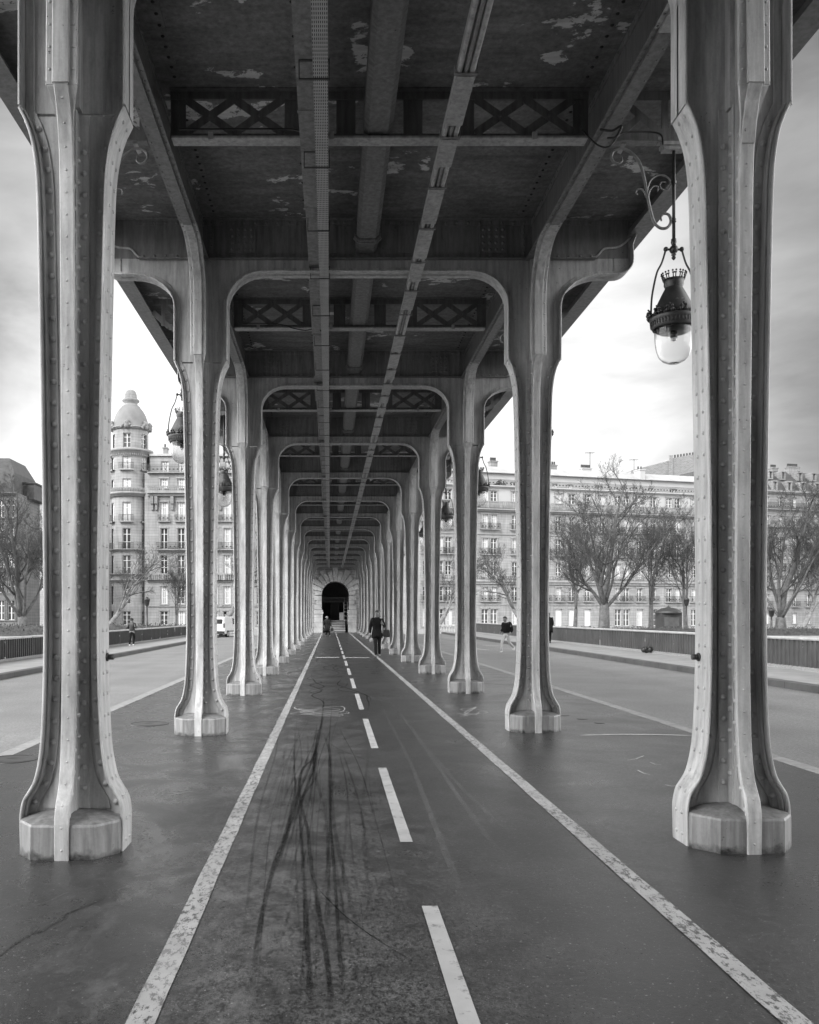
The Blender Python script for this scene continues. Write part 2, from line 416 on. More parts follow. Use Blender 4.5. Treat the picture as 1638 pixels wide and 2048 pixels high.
for k in range(44):      # lighter criss-crossing tracks in the worn lane
    x0 = rr.gauss(-.15, .22); y0 = rr.uniform(2.6, 7.5); pts = []; dx = rr.uniform(-.035, .035); n_ = rr.randint(5, 11)
    for j in range(n_): pts.append((x0 + dx * j + .03 * math.sin(j * .8 + k), y0 + j * .9))
    film(m, FD, smooth_path(pts, 6), rr.choice((.010, .014, .02, .03)), .0012 + k * .00002, rr.uniform(.2, .6))
for k in range(16):      # faint swerving tracks farther down the lane
    y0 = rr.uniform(14, 44); x0 = rr.uniform(-.5, .5); pts = []
    for j in range(7): pts.append((x0 + rr.uniform(-.25, .25) + .12 * math.sin(j), y0 + j * 1.1))
    film(m, FD, smooth_path(pts, 5), .03, .0022 + k * .00004)
film_build(m, FD, 'tyre_marks', M['tyre'])
m = MB(); FD = []
for pts in ([(820, 210), (960, 480), (1060, 720), (1170, 1000), (1300, 1300)], [(880, 220), (1060, 470), (1290, 800), (1480, 1040)], [(940, 300), (1200, 620), (1560, 940)], [(985, 440), (1010, 620)], [(1040, 900), (1080, 1060)]):
    film(m, FD, smooth_path(c8(pts), 6), .05, .002)
film_build(m, FD, 'dusty_tyre_marks', M['tyre_pale'])
m = MB(); rr = random.Random(11)
def scribble(cx, cy, w, h, n):
    p = []
    for k in range(n): p.append((cx + w * (.5 * math.sin(k * 1.9) + rr.uniform(-.25, .25)), cy + h * (.5 * math.cos(k * 1.3) + rr.uniform(-.3, .3))))
    ribbon(m, smooth_path([ground(*q) for q in p], 6), .012, .0036)
scribble(640, 1424, 86, 15, 17); scribble(612, 1424, 40, 10, 8); scribble(945, 1424, 46, 14, 12); scribble(925, 1430, 26, 6, 6)
for a, b in (((1255, 1521), (1288, 1512)), ((1300, 1525), (1322, 1530)), ((1330, 1570), (1356, 1572)), ((1275, 1541), (1300, 1550))):
    ribbon(m, [ground(*a), ground((a[0] + b[0]) / 2, (a[1] + b[1]) / 2 + 2), ground(*b)], .015, .0036)
struct(m.build('chalk_marks', M['chalk']))
# manholes
def cover(px, py, r, label):
    x, y = ground(px, py); m = MB()
    m.lathe([(0, .004), (r * .2, .004), (r * .22, .007), (r * .84, .007), (r * .86, .0045), (r * .93, .0045), (r * .94, .009), (r, .009), (r, -.02)], 36)
    o = m.build('manhole_cover', M['iron'], None, (x, y, gz(x))); tag(o, label, 'manhole cover', 'iron covers in the paving')
cover(299, 1448, .29, 'round iron manhole cover in the paving left of the second left column')
cover(24, 1519, .29, 'round iron manhole cover at the left kerb, beyond the nearest left column')
for (px, py) in ((1128, 1431), (1165, 1438), (1200, 1446)):
    x, y = ground(px, py); m = MB(); m.lathe([(0, .006), (.07, .006), (.085, .004), (.085, -.02)], 20)
    tag(m.build('valve_cover', M['iron'], None, (x, y, gz(x))), 'small round iron valve cover in a row of three beyond the second right column', 'valve cover', 'small valve covers in the paving')
# rough asphalt patch at the lower left
x0, y0 = ground(40, 1850); m = MB(); rr = random.Random(5)
out = []
for k in range(40):
    a = 2 * math.pi * k / 40; rr_ = 1 + .22 * math.sin(3 * a + .6) + .14 * math.sin(7 * a) + rr.uniform(-.07, .07)
    out.append((x0 + .20 * rr_ * math.cos(a) * 1.25, y0 + .48 * rr_ * math.sin(a) + .3 * math.cos(a)))
for (sx, zz) in ((1, .001), (.93, .0032), (.84, .0035), (.7, .0028)):
    for (x, y) in out: m.v.append((x0 + (x - x0) * sx, y0 + (y - y0) * sx, zz + gz(x)))
for i in range(3):
    for k in range(40):
        k2 = (k + 1) % 40; m.f.append((i * 40 + k, i * 40 + k2, (i + 1) * 40 + k2, (i + 1) * 40 + k)); m.sm.append(True)
m.f.append(tuple(120 + k for k in range(40))); m.sm.append(False)
struct(m.build('asphalt_patch', M['promenade']))

# ------------------------------------------------------------------ columns
PROF = [(.355, -.02), (.36, .24), (.352, .30), (.335, .36), (.298, .42), (.262, .49), (.232, .62), (.215, .775), (.204, 1.0), (.197, 1.3), (.195, 1.8),
        (.203, 2.5), (.213, 3.1), (.22, 3.5), (.234, 4.2), (.246, 4.6), (.262, 4.78), (.288, 4.92), (.325, 5.03), (.37, 5.12)]
ZK = 5.12
def prof_at(z):
    for (a, za), (b, zb) in zip(PROF, PROF[1:]):
        if z <= zb: return a + (b - a) * (z - za) / (zb - za)
    return PROF[-1][0]
def refine(path, n=3):
    p = smooth_path(path[1:-1], n); return [path[0]] + p + [path[-1]]
PATH = refine(PROF)
def arm_map(k):
    c, s_ = ((1, 0), (0, 1), (-1, 0), (0, -1))[k]
    return lambda u, z, v: (u * c - v * s_, u * s_ + v * c, z)
def offset(path, d):
    o = []
    for i, (p, q) in enumerate(path):
        p0, q0 = path[max(i - 1, 0)]; p1, q1 = path[min(i + 1, len(path) - 1)]
        dx, dy = p1 - p0, q1 - q0; L = math.hypot(dx, dy); o.append((p - dy / L * d, q + dx / L * d))
    return o
def along(path, step, start):
    out = []; acc = -start
    for (a, b) in zip(path, path[1:]):
        L = math.hypot(b[0] - a[0], b[1] - a[1]); 
        while acc <= L:
            if acc >= 0:
                t = acc / L; nx, ny = -(b[1] - a[1]) / L, (b[0] - a[0]) / L
                out.append((a[0] + (b[0] - a[0]) * t, a[1] + (b[1] - a[1]) * t, nx, ny))
            acc += step
        acc -= L
    return out
colth = thing('steel_column', (XL, 6.15, gz(XL)), '', 'column', 'riveted steel columns carrying the viaduct')
shaft = MB()
for k in range(4):
    mp = arm_map(k); wide = k % 2 == 0
    shaft.strip([(.0, z) for u, z in PATH], [(u - .012, z) for u, z in PATH], mp, .024)
    fl = MB(); hw = .128 if wide else .047
    # cap plate. left normal of an upward path points to -u, so negative a is outward
    fl.sweep(PATH, mp, chrect(0, .018, -hw, hw, .005))
    hw2 = .085 if wide else .047
    for sg in (1, -1):
        b0, b1 = sorted((sg * .014, sg * hw2)); fl.sweep(PATH, mp, chrect(.0185, .034, b0, b1, .004))     # angle leg on the plate
        b0, b1 = sorted((sg * .0125, sg * .027)); fl.sweep(PATH, mp, chrect(.019, .092, b0, b1, .004))    # angle leg on the web
        for (u, z, nx, ny) in along(offset(PATH, .062), .148, .10 + .04 * (k % 2)):
            fl.rivet(mp(u, z, sg * .027), Vector(mp(0, 0, sg)), .0225, .020)
        if wide:
            for (u, z, nx, ny) in along(PATH, .148, .06): fl.rivet(mp(u, z, sg * .05), Vector(mp(-nx, -ny, 0)), .015, .012)
    if not wide:
        for (u, z, nx, ny) in along(PATH, .148, .06): fl.rivet(mp(u, z, 0), Vector(mp(-nx, -ny, 0)), .0085, .006)
    for sg in (1, -1):   # corner angles of the core
        b0, b1 = sorted((sg * .0125, sg * .026)); shaft.sweep([(.05, .22), (.05, ZK)], mp, chrect(-.045, .036, b0, b1, .003))
        z = .42
        while z < 5.0: shaft.rivet(mp(.060, z + .07 * (k % 2), sg * .026), Vector(mp(0, 0, sg)), .0215, .019); z += .148
        # doubling plate in the flare
        inner = [(max(.075, u - .115), z) for u, z in PATH if .27 < z < 1.2]
        lo = [(.045, z) for u, z in inner]; bb = sg * .0165
        shaft.strip(lo, inner, lambda p, q, b, mp=mp, bb=bb: mp(p, q, b + bb), .007)
        pr = [(u, z) for u, z in PATH if .27 < z < .75]
    fl.build('flange', M['steel'], colth)
shaft.build('shaft', M['steel'], colth)
pb = MB()
def octo(c, s, z):
    pts = []
    for sx, sy, sw in ((1, -1, 0), (1, 1, 1), (-1, 1, 0), (-1, -1, 1)):
        q = [(.05 * s, .325 * s), (.205 * s, .315 * s), (.325 * s, .165 * s), (.335 * s, .05 * s)]
        if sw: q = q[::-1]
        pts += [(sx * a, sy * b, z) for a, b in q]
    return pts
rings = [octo(0, 1.045, -.03), octo(0, 1.04, .215), octo(0, 1.02, .230), octo(0, .55, .268), octo(0, .2, .28)]
pv = [p for r_ in rings for p in r_]; n_ = 16; pf = []
for i in range(4):
    for k in range(n_):
        k2 = (k + 1) % n_; pf.append((i * n_ + k, i * n_ + k2, (i + 1) * n_ + k2, (i + 1) * n_ + k))
pf.append(tuple(4 * n_ + k for k in range(n_)))
pb.add(pv, pf); pb.build('base', M['plinth'], colth)
NB = 14
cols = {}
for side, X in (('left', XL), ('right', XR)):
    for n in range(NB):
        d = 6.15 + 6 * n
        if n >= 13: continue
        lab = f'{ORD[n]} pale riveted steel column in the row left of the bicycle lane' if side == 'left' else f'{ORD[n]} pale riveted steel column in the row right of the bicycle lane'
        if side == 'left' and n == 0: colth['label'] = lab; continue
        dup(colth, (X, d, gz(X)), lab)
for X in (XL, XR):       # the pair beside and behind the viewer
    for d in (.15,): dup(colth, (X, d, gz(X)), 'pale riveted steel column beside the viewer, outside the view')
# short pipe stubs on the two nearest columns
for X, sg, nm in ((XL, 1, 'left'), (XR, -1, 'right')):
    m = MB(); zz = 1.31; xs = X + sg * (prof_at(zz) + .001)
    m.tube([(xs, 6.2, zz), (xs + sg * .05, 6.2, zz)], .02, 12); m.lathe([(.03, 0), (.03, .01), (.02, .01)], 12, (0, 0, 0))
    m.v[-36:] = [(xs + sg * v[2], 6.2 + v[0], zz + v[1]) for v in m.v[-36:]]
    tag(m.build('pipe_stub', M['iron']), f'short dark pipe stub sticking out of the nearest {nm} column', 'pipe stub')

# ------------------------------------------------------------------ cross frames on the columns
def arc(cx, cz, rx, rz, a0, a1, n=10): return [(cx + rx * math.cos(R(a0 + (a1 - a0) * i / n)), cz + rz * math.sin(R(a0 + (a1 - a0) * i / n))) for i in range(n + 1)]
ZB, ZW, ZC, ZG = 6.33, 6.55, 7.08, 6.50
xi, xo = A2 - .37, A2 + .37
inner_half = [(0, ZB), (.7, ZB)] + arc(xi - .5, ZB - .45, .5, .45, 90, 0)[0:] + [(xi, 5.5), (xi, ZK)]
outer = [(xo, ZK), (xo, 5.5)] + arc(xo + .56, 5.85, .56, .44, 180, 90) + [(3.40, 6.29)] + arc(3.42, 6.50, .24, .21, -90, 0, 8)[1:] + [(3.66, 6.56), (3.65, 6.70), (3.70, 6.84)]
XZ = lambda p, q, b: (p, b, q)
cf = thing('cross_frame', (XC, 6.15, 0), '', 'cross frame', 'arched cross frames over the columns')
pl = MB()
inner_full = [(-p, q) for p, q in inner_half[::-1]] + inner_half[1:]
pl.strip([(p, q) for p, q in inner_half], [(p, ZW) for p, q in inner_half], XZ, .024)
pl.strip([(-p, q) for p, q in inner_half], [(-p, ZW) for p, q in inner_half], XZ, .024)
for sg in (1, -1):
    pl.strip([(sg * xi, ZK), (sg * xo, ZK)], [(sg * xi, ZW), (sg * xo, ZW)], XZ, .024)
    ou = [p for p in outer if p[0] <= 3.42]
    pl.strip([(sg * p, q) for p, q in ou], [(sg * p, ZW) for p, q in ou], XZ, .024)
    tip = [p for p in outer if p[0] >= 3.42 and p[1] < 6.8]
    pl.strip([(sg * 3.42, 6.29)] + [(sg * p, q) for p, q in tip[:8]], [(sg * 3.42, 6.62)] + [(sg * p, max(6.62, q + .04) + .2 * (p - 3.42)) for p, q in tip[:8]], XZ, .023)
    # raised S curve seam on the tip
    sc_ = smooth_path([(sg * 2.9, 6.555), (sg * 3.12, 6.555), (sg * 3.2, 6.60), (sg * 3.28, 6.68), (sg * 3.45, 6.70), (sg * 3.56, 6.76), (sg * 3.64, 6.84)], 5)
    pl.sweep(sc_, XZ, chrect(-.012, .012, -.04, -.012, .003))
pl.build('frame_plate', M['steel'], cf); pl = MB()
# upper web between frame and deck
pl.strip([(-3.62, ZW + .002), (3.62, ZW + .002)], [(-3.62, ZC - .004), (3.62, ZC - .004)], XZ, .024)
for z0, z1 in ((ZW - .006, ZW + .062), (ZC - .075, ZC - .006)):
    for f in (1, -1):
        y0, y1 = sorted((f * .0125, f * .027)); pl.box(-3.2, 3.2, y0, y1, z0, z1)
        x = -3.1
        while x < 3.11:
            pl.rivet((x, f * .027, (z0 + z1) / 2), (0, f, 0), .022, .018); x += .155
pl.box(-3.2, 3.2, -.10, .10, ZC - .0055, ZC - .001); pl.box(-3.15, 3.15, -.09, .09, ZW - .022, ZW - .007)
for sg in (1, -1):
    for gx in (1.74, 0.62):
        for f in (-1,):
            pl.box(sg * gx - .19, sg * gx + .19, f * .024 - .008, f * .012 - .0005, ZW + .066, ZC - .08)
            if gx > 1:
                for i in range(4):
                    for j in range(4): pl.rivet((sg * gx - .135 + .09 * i, f * .032, ZW + .12 + .093 * j), (0, f, 0), .024, .020)
    # vertical angle beside the column
    for xx in (sg * (A2 - .13), sg * (A2 + .13)):
        pl.box(xx - .03, xx + .03, -.03, -.0125, ZW - .02, ZC - .08)
        for j in range(5): pl.rivet((xx, -.03, ZW + .08 + j * .09), (0, -1, 0), .015, .012)
pl.build('web_plate', M['beam'], cf)
hs = .128
fl = MB(); fl.sweep(inner_full, XZ, chrect(-.0, .018, -hs, hs, .005))
for f in (1, -1):
    b0, b1 = sorted((f * .013, f * .026)); fl.sweep(inner_full, XZ, chrect(.019, .085, b0, b1, .004))
    for (u, z, nx, ny) in along(offset(inner_full, .055), .152, .05): fl.rivet((u, f * .026, z), (0, f, 0), .014, .010)
fl.build('arch_flange', M['steel'], cf)
for sg in (1, -1):
    fl = MB(); path = [(sg * p, q) for p, q in outer]
    sec = chrect(0, .018, -hs, hs, .005) if sg > 0 else chrect(-.018, 0, -hs, hs, .005)
    fl.sweep(path, XZ, sec)
    for f in (1, -1):
        b0, b1 = sorted((f * .013, f * .026)); fl.sweep(path[:-3], XZ, chrect(.019, .08, b0, b1, .004) if sg > 0 else chrect(-.08, -.019, b0, b1, .004))
    fl.build('cantilever_flange', M['steel'], cf)
# knee between the column and the lengthwise girder (both rows, both ways)
knee = [(.37, ZK), (.365, 5.5), (.36, 5.85)] + arc(.36 + .62, 5.86, .62, ZG - 5.86, 180, 90, 12)[1:] + [(1.2, ZG)]
for sg in (1, -1):
    kn = MB()
    for f in (1, -1):
        mp = lambda p, q, b, sg=sg, f=f: (sg * A2 + b, f * p, q)
        kn.strip([(p, q) for p, q in knee], [(p, ZG + .02) for p, q in knee], mp, .024)
        kn.strip([(.0125, ZK), (.37, ZK)], [(.0125, ZW), (.37, ZW)], mp, .023)
        kn.sweep(knee, mp, chrect(-.012, .016, -.055, .055, .005)); kn.sweep([(.262, 4.78), (.288, 4.92), (.325, 5.03), (.37, 5.12), (.369, 5.2)], mp, chrect(-.004, .012, -.046, .046, .003)); kn.sweep(knee, mp, chrect(.0165, .04, -.105, .105, .006))
        tp = [(.272, 4.80, .048), (.300, 4.94, .056), (.328, 5.03, .075), (.366, 5.11, .098), (.369, 5.14, .105)]; tv = []
        for (p, q, w_) in tp: tv += [mp(p - .016, q, -w_), mp(p - .016, q, w_), mp(p - .04, q, w_), mp(p - .04, q, -w_)]
        kn.add(tv, [(i * 4 + k, i * 4 + (k + 1) % 4, i * 4 + 4 + (k + 1) % 4, i * 4 + 4 + k) for i in range(4) for k in range(4)] + [(0, 1, 2, 3), (16, 17, 18, 19)])
        for b in (.078, -.078):
            for (u, z, nx, ny) in along(offset(knee, .0165), .15, .05): kn.rivet(mp(u, z, b), Vector((0, f * -nx, -ny)), .011, .008)
        # core corner angles carried up
        for v in (.03, -.03):
            kn.box(sg * A2 + v - .016, sg * A2 + v + .016, min(f * .013, f * .09), max(f * .013, f * .09), ZK, ZW)
    kn.build('knee', M['steel'], cf)
for n in range(NB):
    d = 6.15 + 6 * n
    lab = f'{ORD[n]} arched steel cross frame spanning the bicycle lane under the deck'
    if n == 0: cf['label'] = lab
    else: dup(cf, (XC, d, 0), lab)
dup(cf, (XC, .15, 0), 'arched steel cross frame above the viewer, outside the view')

# ------------------------------------------------------------------ lengthwise girders, deck
for sg, nm in ((-1, 'left'), (1, 'right')):
    X = XC + sg * A2; g = thing('girder', (X, 0, 0), f'long riveted girder above the {nm} row of columns', 'girder', 'lengthwise girders')
    wb = MB(); wb.box(-.012, .012, -72, DEND - .5, ZG + .021, ZC - .003)
    for s2 in (1, -1):
        a, b = sorted((s2 * .0125, s2 * .028)); wb.box(a, b, -72, DEND - .5, ZG + .045, ZG + .115); wb.box(a, b, -72, DEND - .5, ZC - .085, ZC - .008)
        y = 2.0
        while y < 60:
            wb.rivet((s2 * .028, y, ZC - .045), (s2, 0, 0), .016, .013); y += .15
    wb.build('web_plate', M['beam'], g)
    fb = MB(); fb.box(-.105, .105, -72, DEND - .5, ZG + .0165, ZG + .042)
    n = -9
    while 6.15 + 6 * n < DEND - 6:
        d = 6.15 + 6 * n; fb.box(-.055, .055, d + 1.203, d + 4.797, ZG - .016, ZG + .0145); n += 1
    fb.build('bottom_flange', M['beam'], g)
    fr = MB(); y = 1.0
    for b in (.08, -.08):
        y = 1.0
        while y < 48: fr.rivet((b, y, ZG + .0165), (0, 0, -1), .012, .009); y += .15
    fr.build('rivet_row', M['beam'], g)
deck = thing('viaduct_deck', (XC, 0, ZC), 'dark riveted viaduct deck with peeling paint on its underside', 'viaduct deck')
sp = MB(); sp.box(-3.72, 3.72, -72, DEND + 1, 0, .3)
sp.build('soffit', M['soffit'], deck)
rv = MB()
for n in range(-1, 6):       # plate seams and rivet rows of the soffit
    d = 6.15 + 6 * n
    for dd in (d + 1.5, d + 4.5): pass
    for xx in (-A2 + .2, A2 - .2, -A2 - .2, A2 + .2, -.86, .86, ):
        
        for ya, yb in ((.12, 2.9), (3.1, 5.88)):
            sm_ = MB(); sm_.box(xx - .05, xx + .05, d + ya, d + yb, -.012, -.0005); sm_.build('seam_strip', M['soffit'], deck)
        k = 0
        while k < 36:
            y = d + .25 + k * .155
            if abs(y - d - 3) > .15:
                rv.rivet((xx, y, -.012), (0, 0, -1), .019, .014)
            k += 1 if abs(xx) > 1 else 3
rv.build('soffit_rivets', M['rust'], deck)
for sg in (1, -1):
    fb = MB(); x0, x1 = sorted((sg * 3.725, sg * 3.765)); fb.box(x0, x1, -72, DEND + 1, -.21, .5)
    x0, x1 = sorted((sg * 3.60, sg * 3.85)); fb.box(x0, x1, -72, DEND + 1, -.235, -.2105)
    x0, x1 = sorted((sg * 3.725, sg * 3.90)); fb.box(x0, x1, -72, DEND + 1, .502, .56)
    fb.build('fascia', M['beam'], deck)

# ------------------------------------------------------------------ lattice cross beams at mid bay
lb = thing('lattice_beam', (XC, 9.15, 0), '', 'lattice beam', 'lattice cross beams under the deck')
ch = MB()
ch.box(-2.18, 2.18, -.075, .075, ZC - .013, ZC - .002)
for f in (1, -1):
    a, b = sorted((f * .004, f * .017)); ch.box(-2.18, 2.18, a, b, ZC - .09, ZC - .014); ch.box(-2.18, 2.18, a, b, 6.575, 6.63)
    x = -2.1
    while x < 2.11:
        ch.rivet((x, f * .017, ZC - .05), (0, f, 0), .014, .011); x += .3
for xx in (-2.1, -.90, .90, 2.1):
    w = .08 if abs(xx) > 1 else .09
    ch.box(xx - w, xx + w, -.0035, .0035, 6.635, ZC - .095)
    for j in range(3): ch.rivet((xx, -.0035, 6.70 + j * .13), (0, -1, 0), .013, .01)
ch.box(-.45, -.25, -.0035, .0035, 6.635, ZC - .095); ch.box(.25, .45, -.0035, .0035, 6.635, ZC - .095)
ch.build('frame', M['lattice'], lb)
for sg in (1, -1):
    lx = MB(); z0, z1 = 6.632, ZC - .092
    for i in range(2):
        a = sg * (1.0 + i * .51); b = sg * (1.0 + (i + 1) * .51)
        lx.bar((a, -.012, z0), (b, -.012, z1), .085, .008); lx.bar((a, -.023, z1), (b, -.023, z0), .085, .008)
        lx.rivet(((a + b) / 2, -.027, (z0 + z1) / 2), (0, -1, 0), .018, .014)
    lx.build('lattice', M['lattice'], lb)
fl = MB(); fl.box(-2.16, 2.16, -.08, .08, 6.552, 6.574)
for xx in (-1.75, -.5, .7, 1.6): fl.box(xx - .025, xx + .025, -.11, -.0805, 6.52, 6.60)
fl.build('bottom_flange', M['chord'], lb)
for sg in (1, -1):
    br = MB()
    br.box(min(sg * 2.42, sg * 3.58), max(sg * 2.42, sg * 3.58), -.006, .006, ZC - .10, ZC - .003)
    br.bar((sg * 2.42, 0, 6.6), (sg * 3.3, 0, 6.6), .10, .012); br.bar((sg * 3.3, 0, 6.6), (sg * 3.58, 0, 6.86), .09, .0118)
    for xx in (2.47, 2.98, 3.4): br.bar((sg * xx, 0, 6.62), (sg * xx, 0, ZC - .06), .07, .0116)
    br.bar((sg * 2.5, 0, ZC - .06), (sg * 2.96, 0, 6.62), .075, .0113); br.bar((sg * 3.0, 0, 6.63), (sg * 3.4, 0, ZC - .08), .07, .011)
    br.bar((sg * 2.5, 0, 6.62), (sg * 2.75, 0, 6.84), .07, .0109)
    br.box(min(sg * 2.42, sg * 3.2), max(sg * 2.42, sg * 3.2), -.05, .05, 6.535, 6.549)
    br.build('cantilever_bracket', M['beam'], lb)
for n in range(13):
    lab = f'{ORD[n]} lattice cross beam with crossed bars hung under the viaduct deck'
    if n == 0: lb['label'] = lab
    else: dup(lb, (XC, 9.15 + 6 * n, 0), lab)
dup(lb, (XC, 3.15, 0), 'lattice cross beam above the viewer, outside the view')

# ------------------------------------------------------------------ services under the deck
pipe = thing('drain_pipe', (.50, 0, 6.76), 'fat grey pipe running along the middle of the soffit', 'pipe')
pm = MB(); pm.sweep([(-10, 0), (20, 0), (50, 0), (DEND - .6, 0)], lambda p, q, b: (b, p, q), chrect(-.15, .15, -.15, .15, .05))
pm.build('barrel', M['pipe'], pipe)
for n in range(0, 9):
    d = 6.15 + 6 * n; c = MB()
    prof = [(.152, -.08), (.175, -.08), (.175, -.03), (.195, -.028), (.195, .0), (.152, 0)]
    XM = lambda p, q, b: (b, p, q)
    c.sweep([(-.07, 0), (-.03, 0)], XM, chrect(-.175, .175, -.175, .175, .06)); c.sweep([(-.0295, 0), (.0, 0)], XM, chrect(-.19, .19, -.19, .19, .065))
    for k in range(-3, 4): c.rivet((.045 * k, -.072, -.162), (0, -1, 0), .013, .02); c.rivet((.162, -.072, .045 * k), (0, -1, 0), .013, .02); c.rivet((-.162, -.072, .045 * k), (0, -1, 0), .013, .02)
    c.build('collar', M['pipe'], pipe, (0, d - .45, 0))
duct = thing('cable_duct', (-.222, 0, 6.42), 'pale sheet metal box duct beside the perforated cable tray', 'duct')
y = -6.0; rr = random.Random(3)
while y < DEND - 1:
    L = rr.choice((2.0, 2.0, 1.4, 2.6)); L = min(L, DEND - .6 - y)
    s_ = MB(); dx = rr.uniform(-.012, .012); dz = rr.uniform(-.008, .008); w = rr.choice((.088, .088, .078))
    s_.box(dx - w, dx + w, y, y + L - .006, dz, dz + .11); 
    s_.box(dx - w - .01, dx + w + .01, y + L - .05, y + L - .01, dz - .006, dz - .0005)
    s_.build('duct_section', M['duct'], duct); y += L
tray = thing('cable_tray', (-.082, 0, 6.262), 'narrow perforated metal cable tray running along the soffit', 'cable tray')
def tray_mat():
    t = NT('perforated_tray'); x, y_, z = t.xyz()
    fx = t.math('FRACT', t.math('MULTIPLY', t.math('ADD', x, 5), 1 / .0165)); fy = t.math('FRACT', t.math('MULTIPLY', y_, 1 / .05))
    h = t.math('MULTIPLY', t.math('LESS_THAN', t.math('ABSOLUTE', t.math('SUBTRACT', fx, .5)), .19), t.math('LESS_THAN', t.math('ABSOLUTE', t.math('SUBTRACT', fy, .5)), .30))
    t.color(t.mix(h, t.ramp(t.noise(5), .3, .7, .36, .46), .012)); t.rough(t.mix(h, .38, .9)); return t.m
tm = MB(); tm.box(-.0625, .0625, -8, DEND - .7, 0, .004); tm.box(-.0645, -.0626, -8, DEND - .7, .0, .05); tm.box(.0626, .0645, -8, DEND - .7, .0, .05)
tm.build('tray', tray_mat(), tray)
cb = MB()
for i in range(4): cb.tube([(-.042 + i * .027, y_ * 2.0, .018 + .004 * math.sin(y_ + i)) for y_ in range(-4, 42)], .011, 6)
cb.build('cables', M['cable'], tray)
for k in range(0, 34):
    y = 4.6 + k * 1.5; h = MB()
    top = ZC - 6.262 if k % 2 else .16
    h.box(-.19, .082, y - .012, y + .012, -.008, -.001)
    h.box(.07, .078, y - .012, y + .012, -.001, .17); h.box(-.19, -.182, y - .012, y + .012, -.001, .15); h.box(-.19, .078, y - .012, y + .012, .155, .162)
    h.build('hanger', M['iron'], tray)
run = thing('conduit_run', (1.165, 0, 6.262), 'bundle of pale conduits strapped to a channel, right of the pipe', 'conduits')
cn = MB(); cn.box(-.085, .085, -8, DEND - .7, .03, .036)
cn.build('channel', M['tray'], run)
for i, (dx, r) in enumerate(((-.055, .024), (.0, .02), (.05, .026))):
    c = MB(); c.tube([(dx + .004 * math.sin(y_ * 1.3 + i), y_ * 2.0, .004 + .003 * math.sin(y_ * .9 + 2 * i)) for y_ in range(-4, 43)], r, 8); c.build('conduit', M['chord'] if i != 1 else M['duct'], run)
rr = random.Random(9); y = 3.5
while y < 60:
    h = MB(); h.box(-.10, .10, y - .018, y + .018, -.028, -.021); h.box(-.10, -.094, y - .018, y + .018, -.021, .05); h.box(.094, .10, y - .018, y + .018, -.021, .05)
    h.build('strap', M['beam'], run)
    if rr.random() < .75:
        L = rr.uniform(.5, .95); c = MB(); c.box(-.083, .083, y + .02, y + .02 + L, -.034, -.030); c.box(-.083, -.079, y + .02, y + .02 + L, -.030, .02); c.box(.079, .083, y + .02, y + .02 + L, -.030, .02)
        c.build('cover_plate', M['chord'], run)
    y += 1.0
# loose wires near the beams
for (pts, nm) in (([(7.3, -.0), ], ''),):
    pass
def wire(pts, label, r=.009):
    m = MB(); m.tube(smooth_path(pts, 6), r, 6); tag(m.build('cable', M['cable']), label, 'cable')
wire([(-1.5, 15.02, 6.62), (-.9, 15.0, 6.60), (-.62, 14.98, 6.52), (-.42, 14.9, 6.46), (-.2, 14.8, 6.46), (-.12, 14.7, 6.30)], 'loose black cable sagging from the second lattice beam to the tray')
wire([(-1.55, 9.0, 6.60), (-.7, 9.0, 6.605), (-.42, 9.0, 6.60), (-.3, 8.9, 6.53), (-.18, 8.85, 6.52), (-.12, 8.8, 6.30)], 'black cable along the nearest lattice beam, bending down to the tray')
wire([(2.6, 9.05, 6.62), (2.75, 9.0, 6.44), (2.86, 8.95, 6.40), (3.0, 9.0, 6.56), (3.3, 9.05, 6.60), (3.42, 9.05, 6.57), (3.44, 9.05, 6.47)], 'black cable looping from the right girder to the nearest right lantern')
wire([(2.70, 8.75, 6.46), (2.80, 8.7, 6.42), (2.88, 8.65, 6.44), (2.84, 8.7, 6.36), (2.79, 8.8, 6.40)], 'tangle of black cable under the right girder', .012)

